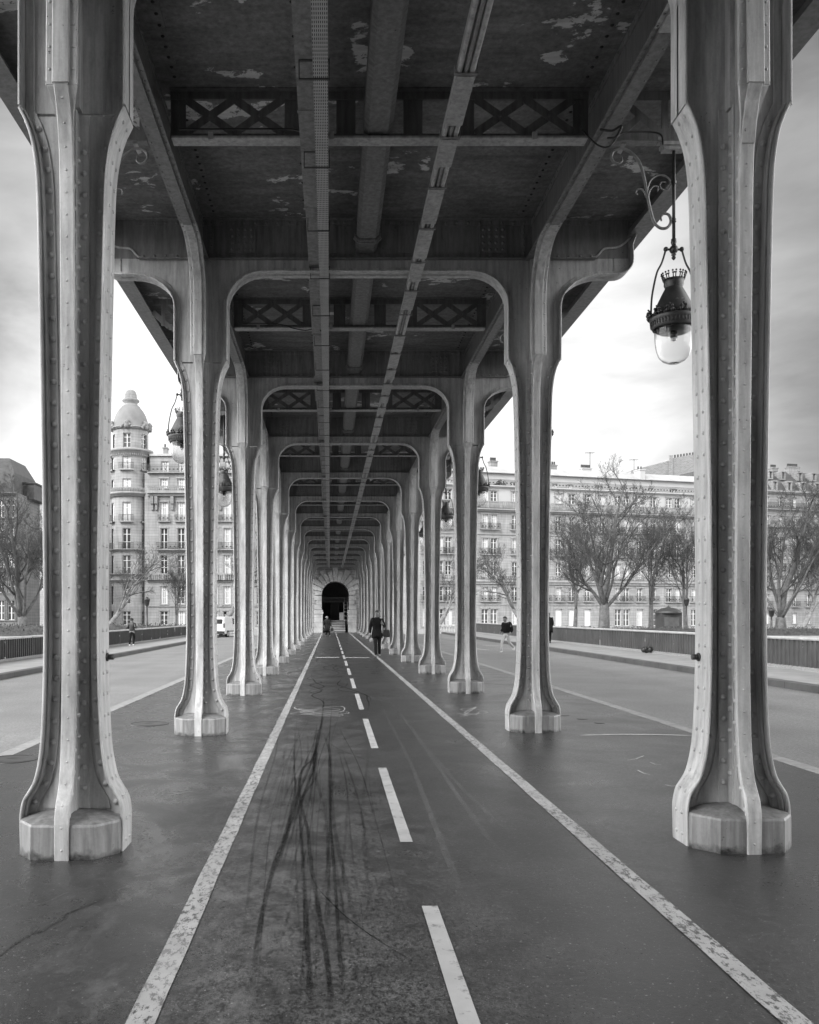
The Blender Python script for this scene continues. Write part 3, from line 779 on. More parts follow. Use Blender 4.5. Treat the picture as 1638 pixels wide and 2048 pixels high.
# ------------------------------------------------------------------ lanterns
K = 9.15 / F
def lantern(sg):
    X = XC + sg * 3.075
    t = thing('hanging_lantern', (X, 9.15, 0), '', 'lantern', 'lanterns hung under the viaduct')
    L = lambda px, py: ((px - 1347) * K * sg, 0, 1.6 + (VY - py) * K)
    Z = lambda py: 1.6 + (VY - py) * K
    m = MB(); m.tube([(0, 0, Z(290)), (0, 0, Z(488))], .017, 12); m.lathe([(.026, Z(478)), (.03, Z(485)), (.022, Z(490))], 14); m.lathe([(.025, Z(368)), (.025, Z(362))], 12); m.lathe([(.025, Z(444)), (.025, Z(438))], 12)
    m.build('rod', M['iron'], t)
    m = MB(); m.box(-.13, .12, -.07, .07, 6.49, 6.525); m.box(-.17, .17, -.03, .03, 6.527, 6.532); m.box(-.12, .1, -.05, .05, 6.455, 6.488)
    for s2 in (-.15, .14): m.bar((s2, 0, 6.53), (s2, 0, 6.60), .03, .03)
    m.build('mounting_plate', M['chord'], t)
    m = MB(); zc = Z(499)
    m.sphere((0, 0, zc), .045, n=14); m.lathe([(.02, zc - .03), (.026, zc - .06), (.014, zc - .07), (.024, zc - .085), (.016, zc - .10), (0, zc - .115)], 12)
    for s2 in (1, -1): m.sphere((s2 * .083, 0, zc + .003), .025, n=12); m.tube([(s2 * .02, 0, zc), (s2 * .08, 0, zc)], .012, 8)
    m.build('ball_joint', M['iron'], t)
    for s2 in (1, -1):
        m = MB(); m.tube(smooth_path([(s2 * .086, 0, zc - .01), (s2 * .125, 0, zc - .14), (s2 * .175, 0, Z(545)), (s2 * .212, 0, Z(575)), (s2 * .232, 0, Z(600)), (s2 * .238, 0, Z(628))], 5), .0105, 8)
        m.build('hanger_bar', M['iron'], t)
    cap = MB(); cap.lathe([(.0, Z(572)), (.075, Z(572)), (.083, Z(575)), (.116, Z(587)), (.149, Z(600)), (.178, Z(612)), (.207, Z(625)), (.232, Z(630)), (.236, Z(634)), (.222, Z(638))], 36)
    capo = cap.build('cap', M['iron'], t)
    cr = MB(); cr.lathe([(.086, Z(577)), (.10, Z(570)), (.098, Z(566)), (.108, Z(560)), (.10, Z(560)), (.09, Z(570)), (.08, Z(576))], 32)
    for k in range(10):
        a = 2 * math.pi * k / 10; c_, s_ = math.cos(a), math.sin(a)
        for da in (-.11, .11):
            c2, s2 = math.cos(a + da), math.sin(a + da); cr.tube([(.104 * c2, .104 * s2, Z(561)), (.118 * c2, .118 * s2, Z(552))], .006, 5)
        cr.tube([(.117 * math.cos(a - .2), .117 * math.sin(a - .2), Z(552)), (.117 * math.cos(a + .2), .117 * math.sin(a + .2), Z(552))], .008, 5)
        for da in (-.14, .14): c2, s2 = math.cos(a + da), math.sin(a + da); cr.sphere((.122 * c2, .122 * s2, Z(548)), .011, n=6, m=5)
    cr.build('crown', M['iron'], capo)
    for a in (-90, 90):
        w = MB(); w.prism([(-.045, 0), (.045, 0), (.045, .05), (.03, .075), (-.03, .075), (-.045, .05)], lambda p, q, b: (p, b, q), -.012, .03); w2 = MB(); w2.prism([(-.034, .008), (.034, .008), (.034, .045), (.02, .063), (-.02, .063), (-.034, .045)], lambda p, q, b: (p, b, q), -.016, -.0125)
        o = w.build('hatch', M['iron'], capo); o2 = w2.build('hatch_pane', M['scroll'], capo); o2.location = (.160 * math.cos(R(a)), .160 * math.sin(R(a)), Z(611)); o2.rotation_euler = (R(-38), 0, R(a + 90)); o.location = (.160 * math.cos(R(a)), .160 * math.sin(R(a)), Z(611)); o.rotation_euler = (R(-38), 0, R(a + 90))
    rm = MB(); rm.lathe([(.222, Z(637)), (.24, Z(634)), (.245, Z(638)), (.236, Z(643)), (.228, Z(646)), (.226, Z(652)), (.214, Z(657)), (.208, Z(659)), (.196, Z(657)), (.196, Z(640))], 40)
    for k in range(44):
        a = 2 * math.pi * k / 44; c_, s_ = math.cos(a), math.sin(a); rm.tube([(.232 * c_, .232 * s_, Z(644)), (.226 * c_, .226 * s_, Z(653))], .006, 4)
    for k in range(12):
        a = 2 * math.pi * k / 12
        for j, (rr_, pz, sz) in enumerate(((.252, 632, .020), (.262, 626, .016), (.266, 621, .010))):
            for da in ((-.09, .09) if j < 2 else (0,)):
                rm.sphere((rr_ * math.cos(a + da), rr_ * math.sin(a + da), Z(pz)), sz, n=6, m=5)
        rm.tube([(.238 * math.cos(a - .22), .238 * math.sin(a - .22), Z(635)), (.256 * math.cos(a), .256 * math.sin(a), Z(622)), (.238 * math.cos(a + .22), .238 * math.sin(a + .22), Z(635))], .008, 5)
    rm.build('rim', M['iron'], t)
    gl = MB(); prof = [(.192, Z(655)), (.192, Z(672)), (.187, Z(688)), (.174, Z(702)), (.150, Z(714)), (.11, Z(722)), (.06, Z(726.5)), (0, Z(728))]
    inn = [(max(0, r - .006), z + (.006 if r < .15 else .0)) for r, z in prof][::-1]
    gl.lathe(prof + inn, 36); gl.build('glass_bowl', GLASS, t)
    bm_ = MB(); bm_.lathe([(.0, Z(664)), (.16, Z(664)), (.185, Z(656)), (.185, Z(652)), (0, Z(652))], 28); bm_.tube([(0, 0, Z(664)), (0, 0, Z(676))], .035, 12); bm_.build('reflector', M['iron'], t)
    lens = MB(); lens.sphere((0, 0, Z(676)), .03, .03, .035, 12, 10); lens.build('bulb', BULB, t)
    sc_ = MB()
    q = lambda pts: smooth_path([((1180 + a / 3.936 - 1347) * K * sg, 0, 1.6 + (VY - 240 - b / 3.936) * K) for a, b in pts], 4)
    main = q([(245, 290), (250, 318), (228, 340), (190, 335), (166, 300), (175, 255), (215, 230), (270, 230), (330, 265), (375, 315), (400, 370), (420, 440), (440, 540), (460, 650), (480, 740), (505, 810), (550, 850), (600, 850), (630, 815), (633, 780), (615, 745), (580, 738), (557, 760), (560, 795)])
    n_ = len(main); sc_.tube(main, [.009 + .006 * min(1, min(i, n_ - 1 - i) / 14) for i in range(n_)], 8)
    for pts in ([(450, 590), (450, 540), (475, 475), (530, 437), (585, 440), (625, 475), (630, 520), (605, 552), (565, 545), (548, 515), (562, 490), (595, 492)], [(455, 600), (470, 550), (505, 520), (535, 530), (530, 560)], [(440, 610), (430, 575), (400, 545), (370, 548), (360, 570), (372, 588)]):
        pp = q(pts); n_ = len(pp); sc_.tube(pp, [.011 - .005 * i / n_ for i in range(n_)], 7)
    sc_.build('scroll_bracket', M['scroll'], t)
    tabb = MB(); a = q([(225, 265), (275, 165)]); tabb.bar(a[0], a[-1], .045, .008); tabb.build('fixing_tab', M['chord'], t)
    return t
g_ = NT('lantern_glass'); g_.color(.93); g_.rough(.10); g_.b.inputs['Transmission Weight'].default_value = 1.0; g_.b.inputs['IOR'].default_value = 1.3; GLASS = g_.m
BULB = plain('opal_bulb', .7, .3, .05)
LANT = {1: lantern(1), -1: lantern(-1)}
for sg, side in ((1, 'right'), (-1, 'left')):
    for n in range(9):
        lab = f'dark hanging lantern on the {side} side, just beyond the {ORD[n]} {side} column'
        if n == 0: LANT[sg]['label'] = lab
        else: dup(LANT[sg], (XC + sg * 3.075, 9.15 + 6 * n, 0), lab)

# ------------------------------------------------------------------ parapets
def panel_mat():
    t = NT('parapet_paint'); p = t.geo(); c = t.ramp(t.noise(1.1, 5, .6, p), .3, .7, .048, .08)
    c = t.math('MULTIPLY', c, t.ramp(t.noise(5, 4, .6, t.mapping((5, 5, .6), p)), .3, .7, .75, 1.15)); t.color(c); t.rough(.5); return t.m
PM = panel_mat()
def post_mat():
    t = NT('post_flaking_paint'); p = t.geo(); n = t.ramp(t.noise(3.2, 5, .7, p), .56, .59)
    t.color(t.mix(n, .10, .55)); t.rough(.55); return t.m
PO = post_mat()
HR = plain('pale_handrail_stone', .46, .55, .2, 3)
for X, sg, nm in ((WL, 1, 'left'), (WR, -1, 'right')):
    z0 = gz(X) + ZS
    t = thing('bridge_parapet', (X, 0, z0), f'dark corrugated metal parapet with pale handrail along the {nm} pavement', 'parapet', 'bridge parapets')
    m = MB(); m.box(-.11, .11, 6, DEND, .885, .93); m.box(-.07, .07, 6, DEND, .85, .884); m.build('handrail', HR, t)
    m = MB(); m.box(-.10, .10, 6, DEND, .0, .06); m.box(-.06, .12 if sg > 0 else .06, 6, DEND, .0605, .10); m.build('footing', M['kerbstone'], t)
    per = 3.1; k = 0
    pm_ = MB()     # one corrugated bay
    pr = []; y = .06
    while y < per - .12:
        pr += [(y, 0), (y + .10, 0), (y + .11, .07), (y + .19, .07), (y + .20, 0)]; y += .24
    for (a, b) in zip(pr, pr[1:]):
        pm_.add([(sg * a[1], a[0], .10), (sg * b[1], b[0], .10), (sg * b[1], b[0], .85), (sg * a[1], a[0], .85)], [(0, 1, 2, 3)])
    pm_.box(-.035, -.03, .05, per - .05, .1, .85); me = pm_.mesh('panel', PM)
    po = MB(); po.box(-.05, .075, -.055, .055, .06, .885); po.box(-.06, .09, -.02, .02, .1, .84); pme = po.mesh('post', PO)
    y = 12.4
    while y < DEND - 3:
        inst('post', pme, t, (0, y, 0)); inst('panel', me, t, (0, y, 0)); y += per
# ------------------------------------------------------------------ pavilion with the arch at the end of the colonnade
def stone_mat(name, v, ch=.6, cw=1.4, joint=.45, rz=0, dirt=True):
    t = NT(name); x, y, z = t.xyz()
    br = t.n('ShaderNodeTexBrick'); br.inputs['Scale'].default_value = 1.0; br.inputs['Mortar Size'].default_value = .02; br.inputs['Mortar Smooth'].default_value = .3
    br.inputs['Brick Width'].default_value = cw; br.inputs['Row Height'].default_value = ch
    cmb = t.n('ShaderNodeCombineXYZ'); t.l(t.math('ADD', x, y), cmb.inputs[0]); t.l(z, cmb.inputs[1]); t.l(cmb.outputs[0], br.inputs['Vector'])
    br.inputs['Color1'].default_value = (1, 1, 1, 1); br.inputs['Color2'].default_value = (.86, .86, .86, 1); br.inputs['Mortar'].default_value = (joint,) * 3 + (1,)
    bw = t.n('ShaderNodeRGBToBW'); t.l(br.outputs['Color'], bw.inputs[0])
    c = t.math('MULTIPLY', bw.outputs[0], t.ramp(t.noise(.35, 6, .6), .3, .7, v * .78, v * 1.12))
    c = t.math('MULTIPLY', c, t.ramp(t.noise(1.5, 5, .6, t.mapping((2, 2, .25))), .3, .68, .74, 1.05))
    t.color(c); t.rough(.85); t.bump(bw.outputs[0], .5, .03); return t.m
pav = thing('stone_pavilion', (XC, DEND, 0), 'rusticated stone pavilion with a tall archway closing the colonnade', 'pavilion')
SW = stone_mat('rusticated_stone', .30, .47, 400, .3)
ow, zs = 1.33, 3.62          # half opening, springing
m = MB(); N = 24
arcp = arc(0, zs, ow, ow, 0, 180, N)
# wall round the arch
for i in range(N):
    a, b = arcp[i], arcp[i + 1]
    for y in (0,):
        ta = 8.2
        m.add([(a[0], 0, a[1]), (b[0], 0, b[1]), (b[0], 0, ta), (a[0], 0, ta)], [(0, 1, 2, 3)])
    m.add([(a[0], 0, a[1]), (b[0], 0, b[1]), (b[0], 3.0, b[1]), (a[0], 3.0, a[1])], [(0, 1, 2, 3)])
for sg in (1, -1):
    x0, x1 = sorted((sg * ow, sg * 5.5)); m.box(x0, x1, 0, 3.0, -.4, zs)
    x0, x1 = sorted((sg * (ow + .001), sg * 5.5)); m.box(x0, x1, 0, 3.0, zs + .001, 8.2)
m.build('wall', SW, pav)
VS = plain('arch_stone', .32, .85, .3, 1.7, 0, .3)
for k in range(13):           # voussoirs, each a raised wedge
    a0, a1 = 180 * k / 13 + .9, 180 * (k + 1) / 13 - .9; ro = 2.35 if k % 2 else 2.7
    if k == 6: ro = 2.9
    if k in (0, 12): ro = 1.98
    poly = [(ow * math.cos(R(a)), zs + ow * math.sin(R(a))) for a in (a0, (a0 + a1) / 2, a1)] + [(ro * math.cos(R(a)), zs + ro * math.sin(R(a))) for a in (a1, (a0 + a1) / 2, a0)]
    v = MB(); v.prism(poly, XZ, -.16 if k % 2 else -.20, -.002); v.build('voussoir', VS, pav)
for sg in (1, -1):
    b = MB(); z = 0.0; i = 0
    x0, x1 = sorted((sg * (ow - .1), sg * 2.05)); b.box(x0, x1, -.22, -.121, -.3, .52); 
    for i, (za, zb) in enumerate(((.54, .98), (1.0, 1.44), (1.46, 1.78))): b.box(x0, x1, -.18, -.001, za, zb)
    b.box(min(sg * (ow - .16), sg * 2.08), max(sg * (ow - .16), sg * 2.08), -.24, -.002, 1.80, 2.02); b.box(x0, x1, -.2, -.003, 2.021, 2.2)
    for i, (za, zb) in enumerate(((2.24, 2.66), (2.69, 3.11), (3.14, 3.56))):
        w = ow + (.52 if i % 2 else .7); b.box(min(sg * ow, sg * w), max(sg * ow, sg * w), -.12, -.002, za, zb)
    b.build('pier', VS, pav)
RISER_SHADE = plain('shaded_step_stone', .10, .8)  # dark risers below pale treads, the riser shade put into the colour
st = MB()
for i in range(7):
    st.box(-.55, .95, -.3 + i * .33, .03 - .33 + (i + 1) * .33 - .001, -.1, .16 * (i + 1)); ns_ = MB(); ns_.box(-.57, .97, -.34 + i * .33, -.3 + (i + 1) * .33 - .002, .16 * (i + 1) + .001, .16 * (i + 1) + .055); ns_.build('step_tread', VS, pav)
st.box(-1.3, 1.3, -.3 + 7 * .33, 8, -.1, 1.12); st.build('steps', RISER_SHADE, pav)
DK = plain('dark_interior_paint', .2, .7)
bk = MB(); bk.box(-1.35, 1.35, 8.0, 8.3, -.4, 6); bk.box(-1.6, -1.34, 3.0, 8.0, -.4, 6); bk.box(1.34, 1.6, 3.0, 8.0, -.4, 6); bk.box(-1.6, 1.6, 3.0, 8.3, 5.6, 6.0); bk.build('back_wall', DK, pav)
tr = MB()
for z in (3.0, 3.38): tr.box(-1.33, 1.33, 3.1, 3.16, z, z + .07)
for i in range(10): a = -1.33 + i * .266; tr.bar((a, 3.13, 3.07 if i % 2 else 3.38), (a + .266, 3.13, 3.38 if i % 2 else 3.07), .05, .03)
tr.build('truss', M['scroll'], pav)
dr = MB(); dr.box(-.5, .45, 5.0, 5.08, 1.12, 2.9); dr.build('gate', plain('gate_paint', .06, .6), pav)
bd = MB(); bd.box(.42, .82, 2.6, 2.64, 1.2, 1.95); bd.build('notice_board', M['white'], pav)
sf = MB()
for x in (.86, 1.22): sf.tube([(x, 1.8, 0), (x, 1.8, 3.0)], .03, 6)
for z in (1.2, 1.6, 2.0, 2.35, 2.7): sf.tube([(.86, 1.8, z), (1.22, 1.8, z)], .025, 6)
sf.build('ladder_frame', M['chord'], pav)
m = MB(); m.box(-.56, .56, -.5, -.05, 6.0, 6.9); 
# added unseen stone block behind the viewer, keeping light off the foreground
shade_block = thing('stone_pavilion', (XC, -5.5, 0), 'unseen stone block added behind the viewer to shade the foreground', 'pavilion')
for sg in (1, -1):
    b = MB(); x0, x1 = sorted((sg * 2.6, sg * 10.2)); b.box(x0, x1, -14, 0, -.4, 6.25); b.build('pier', SW, shade_block)
b = MB(); b.box(-10.2, -3.95, -14, 0, 6.251, 13.5); b.build('wall', SW, shade_block); b = MB(); b.box(3.95, 10.2, -14, 0, 6.251, 13.5); b.build('wall', SW, shade_block)
b = MB(); b.box(-2.599, 2.599, -14, -13, -.4, 6.2); b.build('back_wall', SW, shade_block)
# ------------------------------------------------------------------ houses
PANE = {}
def glass_pane(v):
    t = NT('window_pane'); r = t.n('ShaderNodeObjectInfo').outputs['Random']
    c = t.ramp(r, 0, 1, .02, .12); t.color(c); t.rough(.12); return t.m
WP = glass_pane(.04)
WF = plain('white_window_frame', .72, .5, .05)
CU = plain('pale_curtain', .66, .8, .08)
RAIL = plain('black_balcony_iron', .03, .5)
SLATE = plain('grey_slate', .07, .6, .25, 2)
ZINC = plain('pale_zinc', .40, .5, .15, .7)
_wc = {}
def window_meshes(w, h, kind):
    k = (round(w, 2), round(h, 2), kind)
    if k in _wc: return _wc[k]
    f = MB(); t = .075
    f.box(-w / 2, -w / 2 + t, 0, .08, 0, h); f.box(w / 2 - t, w / 2, 0, .08, 0, h); f.box(-w / 2 + t, w / 2 - t, 0, .08, h - t, h); f.box(-w / 2 + t, w / 2 - t, 0, .08, 0, t)
    f.box(-.06, .06, -.012, .08, t, h - t); f.box(-w / 2 + t, -.061, .0, .07, h * .70, h * .70 + .07); f.box(.061, w / 2 - t, .0, .07, h * .70, h * .70 + .07)
    if kind == 'cross': f.box(-w / 2 + t, -.061, .0, .07, h * .34, h * .34 + .05); f.box(.061, w / 2 - t, .0, .07, h * .34, h * .34 + .05)
    p = MB(); p.box(-w / 2 + t * .6, w / 2 - t * .6, .05, .06, t * .5, h - t * .5)
    c = MB()
    c.box(-w / 2 + t, -.16, .04, .048, t, h - t); c.box(.16, w / 2 - t, .04, .048, t, h - t)
    sh = MB(); n = int(h / .12)
    for sg in (-1, 1):
        a, b = sorted((sg * .02, sg * (w / 2))); sh.box(a, b, -.03, .0, 0, h)
    _wc[k] = (f.mesh('window', WF), p.mesh('pane', WP), c.mesh('curtain', CU), sh.mesh('shutter', CU)); return _wc[k]
def facade(mb, u0, u1, z0, z1, ops, y=0, depth=.35):
    us = sorted(set([u0, u1] + [o[0] for o in ops] + [o[1] for o in ops])); zs_ = sorted(set([z0, z1] + [o[2] for o in ops] + [o[3] for o in ops]))
    for a, b in zip(us, us[1:]):
        run = None
        for c, d in zip(zs_, zs_[1:]):
            mu, mz = (a + b) / 2, (c + d) / 2
            if any(o[0] < mu < o[1] and o[2] < mz < o[3] for o in ops): continue
            mb.add([(a, y, c), (b, y, c), (b, y, d), (a, y, d)], [(0, 1, 2, 3)])
    for a, b, c, d in ops:
        mb.add([(a, y, c), (b, y, c), (b, y, d), (a, y, d), (a, y + depth, c), (b, y + depth, c), (b, y + depth, d), (a, y + depth, d)],
               [(0, 1, 5, 4), (1, 2, 6, 5), (2, 3, 7, 6), (3, 0, 4, 7)])
def balcony(u0, u1, z, parent, dep=.55, h=.95, slab=.14, stone=False):
    b = MB(); b.box(u0, u1, -dep, -.002, z - slab, z)
    if stone:
        b.box(u0, u1, -dep, -dep + .16, z + h - .14, z + h); n = int((u1 - u0) / .32)
        for i in range(n + 1):
            u = u0 + .08 + (u1 - u0 - .16) * i / max(n, 1); w = .16 if i % 7 == 0 else .06; b.box(u - w, u + w, -dep + .03, -dep + .13, z, z + h - .14)
        return b.build('balustrade', parent['stone'] and STN[parent['stone']], parent)
    o = b.build('balcony', STN[parent['stone']], parent)
    r = MB(); r.box(u0, u1, -dep, -dep + .04, z + h - .05, z + h); r.box(u0, u1, -dep, -dep + .03, z + .08, z + .11); r.box(u0, u1, -dep, -dep + .03, z + h - .28, z + h - .25)
    n = int((u1 - u0) / .15)
    for i in range(n + 1): u = u0 + .02 + (u1 - u0 - .04) * i / max(n, 1); r.box(u - .016, u + .016, -dep + .002, -dep + .028, z, z + h)
    for s_ in (u0, u1): r.box(s_ - .02, s_ + .02, -dep, -.01, z + h - .05, z + h)
    for i in range(max(1, int((u1 - u0) / .6))):    # scrolls
        u = u0 + .3 + i * .6
        if u < u1 - .1: r.box(u - .12, u + .12, -dep + .005, -dep + .025, z + .3, z + .5)
    r.build('railing', RAIL, o); return o
STN = {'pale': stone_mat('pale_limestone', .35, .42, 40, .55), 'mid': stone_mat('dull_limestone', .28, .42, 40, .5), 'white': plain('white_render', .40, .8, .06, .5), 'dark': stone_mat('sooty_limestone', .17, .42, 40, .5)}
_sc = {}
class House:
    def __init__(s, name, label, p0, p1, dref, stone, depth=12, cat='building'):
        s.p0 = Vector(p0); dv = Vector(p1) - s.p0; s.L = dv.length; s.a = math.atan2(dv.y, dv.x); s.dref = dref; s.depth = depth
        s.t = thing(name, (p0[0], p0[1], 0), label, cat, None, s.a); s.t['stone'] = stone; s.stone = stone; s.ops = []; s.wins = []
    def u(s, px):
        k = (px - VX) / F; c, sn = math.cos(s.a), math.sin(s.a)     # (x0+u c) = k (y0+u s)
        return (k * s.p0.y - s.p0.x) / (c - k * sn)
    def z(s, py): return CH + (VY - py) * s.dref / F
    def row(s, pxs, yt, yb, wpx, kind='plain', y=0, curtain=None, store=None):
        z0, z1 = s.z(yb), s.z(yt); w = wpx * s.dref / F
        for i, px in enumerate(pxs):
            u = s.u(px); 
            if u - w / 2 < .2 or u + w / 2 > s.L - .2: continue
            (store if store is not None else s.ops).append((u - w / 2, u + w / 2, z0, z1)); s.wins.append((u, y, z0, w, z1 - z0, kind, curtain))
    def windows(s):
        rr = random.Random(len(s.wins))
        for (u, y, z0, w, h, kind, cur) in s.wins:
            f, p, c, sh = window_meshes(w, h, 'cross' if kind != 'shut' else 'plain')
            o = inst('window', f, s.t, (u, y + .22, z0)); inst('pane', p, o)
            if y == 0 and getattr(s, 'sur', False): inst('surround', s.surround_mesh(w, h), o)
            if kind == 'shut': inst('shutter', sh, o)
            elif cur if cur is not None else rr.random() < .42: inst('curtain', c, o)
    def box_wall(s, z0, z1, name='wall', y=0, ops=None, mat=None, u0=0, u1=None, back=True):
        m = MB(); u1 = u1 or s.L; facade(m, u0, u1, z0, z1, ops if ops is not None else s.ops, y)
        d = s.depth
        m.add([(u0, y, z0), (u0, d, z0), (u0, d, z1), (u0, y, z1), (u1, y, z0), (u1, d, z0), (u1, d, z1), (u1, y, z1)], [(0, 1, 2, 3), (4, 7, 6, 5), (1, 5, 6, 2), (3, 2, 6, 7)])
        return m.build(name, mat or STN[s.stone], s.t)
    def band(s, yt, yb, proj=.25, u0=0, u1=None, name='cornice', mat=None):
        m = MB(); z0, z1 = s.z(yb), s.z(yt); u1 = u1 or s.L; h = z1 - z0
        m.box(u0 - .02, u1 + .02, -proj, -.003, z0 + h * .45, z1); m.box(u0, u1, -proj * .55, -.004, z0, z0 + h * .449)
        return m.build(name, mat or STN[s.stone], s.t)
    def surround(s): s.sur = True
    def surround_mesh(s, w, h):
        k = (round(w, 2), round(h, 2), s.stone)
        if k not in _sc:
            m = MB(); a, b = -w / 2, w / 2; y = -.22
            m.box(a - .16, a - .002, y - .07, y - .004, 0, h); m.box(b + .002, b + .16, y - .07, y - .004, 0, h); m.box(a - .24, b + .24, y - .13, y - .005, h + .002, h + .22); m.box(a - .2, b + .2, y - .12, y - .006, -.14, -.002)
            _sc[k] = m.mesh('surround', STN[s.stone])
        return _sc[k]

S = 1.25
PA = lambda px: None
ax, ay = (1098 - VX) * 115 * S / F, 115 * S; bx, by = (1395 - VX) * 121 * S / F, 121 * S
dv = Vector((bx - ax, by - ay)); 
def on_line(px):
    k = (px - VX) / F; t = (k * ay - ax) / (dv.x - k * dv.y); return (ax + dv.x * t, ay + dv.y * t)
def chimney(parent, u0, u1, y0, y1, z0, z1, pots=6, mat=None):
    c = MB(); c.box(u0, u1, y0, y1, z0, z1); c.box(u0 - .1, u1 + .1, y0 - .1, y1 + .1, z1 + .001, z1 + .2); o = c.build('chimney', mat or STN['mid'], parent)
    q = MB()
    for i in range(pots): u = u0 + .2 + (u1 - u0 - .4) * i / max(1, pots - 1); q.lathe([(.15, z1 + .2), (.12, z1 + .75), (.15, z1 + .78), (.1, z1 + .8)], 8, (u, (y0 + y1) / 2, 0))
    q.build('chimney_pots', SLATE, o)

def haussmann(name, label, x0, x1, cols_, stone='pale', dref=145.0, plants=True):
    h = House(name, label, on_line(x0), on_line(x1), dref, stone)
    rows = [(1218, 1252, 15, 'shut' if x0 > 1000 else 'plain'), (1175, 1203, 13, 'plain'), (1126, 1156, 13, 'plain'), (1080, 1112, 13, 'plain'), (1034, 1063, 13, 'plain'), (988, 1008.5, 14, 'plain')]
    for i, (yt, yb, w, kd) in enumerate(rows):
        for j, px in enumerate(cols_):
            k2 = kd if (kd != 'shut' or px < 1200) else 'plain'
            h.row([px], yt, yb, w, k2)
    low = [o for o in h.ops if o[3] < h.z(1022)]; up = [o for o in h.ops if o[3] > h.z(1022)]
    h.box_wall(-.6, h.z(1022), 'wall', 0, low); h.ops = low; h.surround()
    h.box_wall(h.z(1022) + .001, h.z(979), 'upper_wall', .0, up, STN['white'])
    h.band(1022, 1029, .7); h.band(1160, 1170, .5); h.band(978, 982, .5, mat=STN['white']); h.band(1208, 1212, .15); h.band(1072, 1074.5, .15)
    balcony(.1, h.L - .1, h.z(1022) + .002, h.t, .7, h.z(1009) - h.z(1022), stone=True)
    balcony(.1, h.L - .1, h.z(1160) + .002, h.t, .5, h.z(1152) - h.z(1160), stone=True)
    balcony(.1, h.L - .1, h.z(978) + .002, h.t, .45, .95)
    for px in cols_:
        u = h.u(px)
        if .9 < u < h.L - .9:
            for yb in (1112, 1063, 1203): balcony(u - .95, u + .95, h.z(yb) + .02, h.t, .5, .95)
    # attic set back behind the terrace
    ao = []; h2 = len(h.wins)
    h.row([p + 6 for p in cols_[::2]] + [p + 2 for p in cols_[1::3]], 966, 977, 13, 'plain', 1.6, None, ao)
    h.box_wall(h.z(978), h.z(951), 'attic_wall', 1.6, ao, STN['white'], .3, h.L - .3)
    m = MB(); m.box(.1, h.L - .1, 1.1, h.depth, h.z(950.5), h.z(949)); 
    m.add([(.1, 1.4, h.z(949)), (h.L - .1, 1.4, h.z(949)), (h.L - .1, h.depth, h.z(932)), (.1, h.depth, h.z(932)), (.1, 3.2, h.z(934)), (h.L - .1, 3.2, h.z(934))], [(0, 1, 5, 4), (4, 5, 2, 3)])
    m.add([(.1, 1.4, h.z(949)), (.1, 3.2, h.z(934)), (.1, h.depth, h.z(932)), (.1, h.depth, h.z(949)), (h.L - .1, 1.4, h.z(949)), (h.L - .1, 3.2, h.z(934)), (h.L - .1, h.depth, h.z(932)), (h.L - .1, h.depth, h.z(949))], [(0, 1, 2, 3), (4, 7, 6, 5)])
    m.build('roof', ZINC, h.t)
    h.windows(); return h
hA = haussmann('apartment_house', 'pale stone apartment house with white attic, between the second and third right columns', 840, 1072, [852, 880, 897, 930, 970, 988, 1030, 1056])
hB = haussmann('apartment_house', 'pale stone apartment house behind the big bare tree, with chimneys on a white attic', 1073, 1425, [1090, 1117, 1144, 1175, 1205, 1236, 1253, 1279, 1307, 1338, 1355, 1388, 1408])
chimney(hB.t, hB.u(1108), hB.u(1135), 3.4, 4.4, hB.z(938), hB.z(926), 7, STN['mid']); chimney(hB.t, hB.u(1186), hB.u(1206), 3.4, 4.4, hB.z(938), hB.z(929), 6, STN['white'])
chimney(hB.t, hB.u(1289), hB.u(1299), 1.2, 3.0, hB.z(951), hB.z(931), 2, STN['white']); chimney(hA.t, hA.u(1000), hA.u(1014), 3.4, 4.4, hA.z(938), hA.z(924), 5, STN['mid'])
# plants on the terrace of the house between the columns
PLANT = plain('dark_shrub_leaves', .05, .6, .5, 5)
def bush(mb, c, rx, ry, rz, n, size, rnd):
    for _ in range(n):
        d = Vector((rnd.gauss(0, 1), rnd.gauss(0, 1), rnd.gauss(0, 1))).normalized() * rnd.random() ** .4
        p = Vector((c[0] + d.x * rx, c[1] + d.y * ry, c[2] + d.z * rz)); a = Vector((rnd.gauss(0, 1), rnd.gauss(0, 1), rnd.gauss(0, 1))).normalized() * size; b = a.orthogonal().normalized() * size * .6
        mb.add([p - a, p + b, p + a, p - b], [(0, 1, 2, 3)])
# brick gable behind
p0, p1 = (at(1262, 900, 172).x, 172), (at(1402, 900, 174).x, 174)
hg = House('brick_gable', 'sloping brick gable with chimney pots rising behind the pale house', p0, p1, 172, 'mid', 8, 'gable wall')
BR = NT('brown_brick'); br = BR.n('ShaderNodeTexBrick'); br.inputs['Scale'].default_value = 1; br.inputs['Brick Width'].default_value = .5; br.inputs['Row Height'].default_value = .17
x, y, z = BR.xyz(); cmb = BR.n('ShaderNodeCombineXYZ'); BR.l(x, cmb.inputs[0]); BR.l(z, cmb.inputs[1]); BR.l(cmb.outputs[0], br.inputs['Vector']); br.inputs['Color1'].default_value = (.24, .24, .24, 1); br.inputs['Color2'].default_value = (.15, .15, .15, 1); br.inputs['Mortar'].default_value = (.36, .36, .36, 1); BR.l(br.outputs[0], BR.b.inputs['Base Color'])
m = MB(); zt = lambda px, py: (hg.u(px), hg.z(py))
m.prism([(0, 0), (hg.L, 0), zt(1400, 926), zt(1398, 907), zt(1382, 906), zt(1346, 914), zt(1344, 918), zt(1290, 933), (0, hg.z(941))], XZ, 0, 6); m.build('wall', BR.m, hg.t)
q = MB()
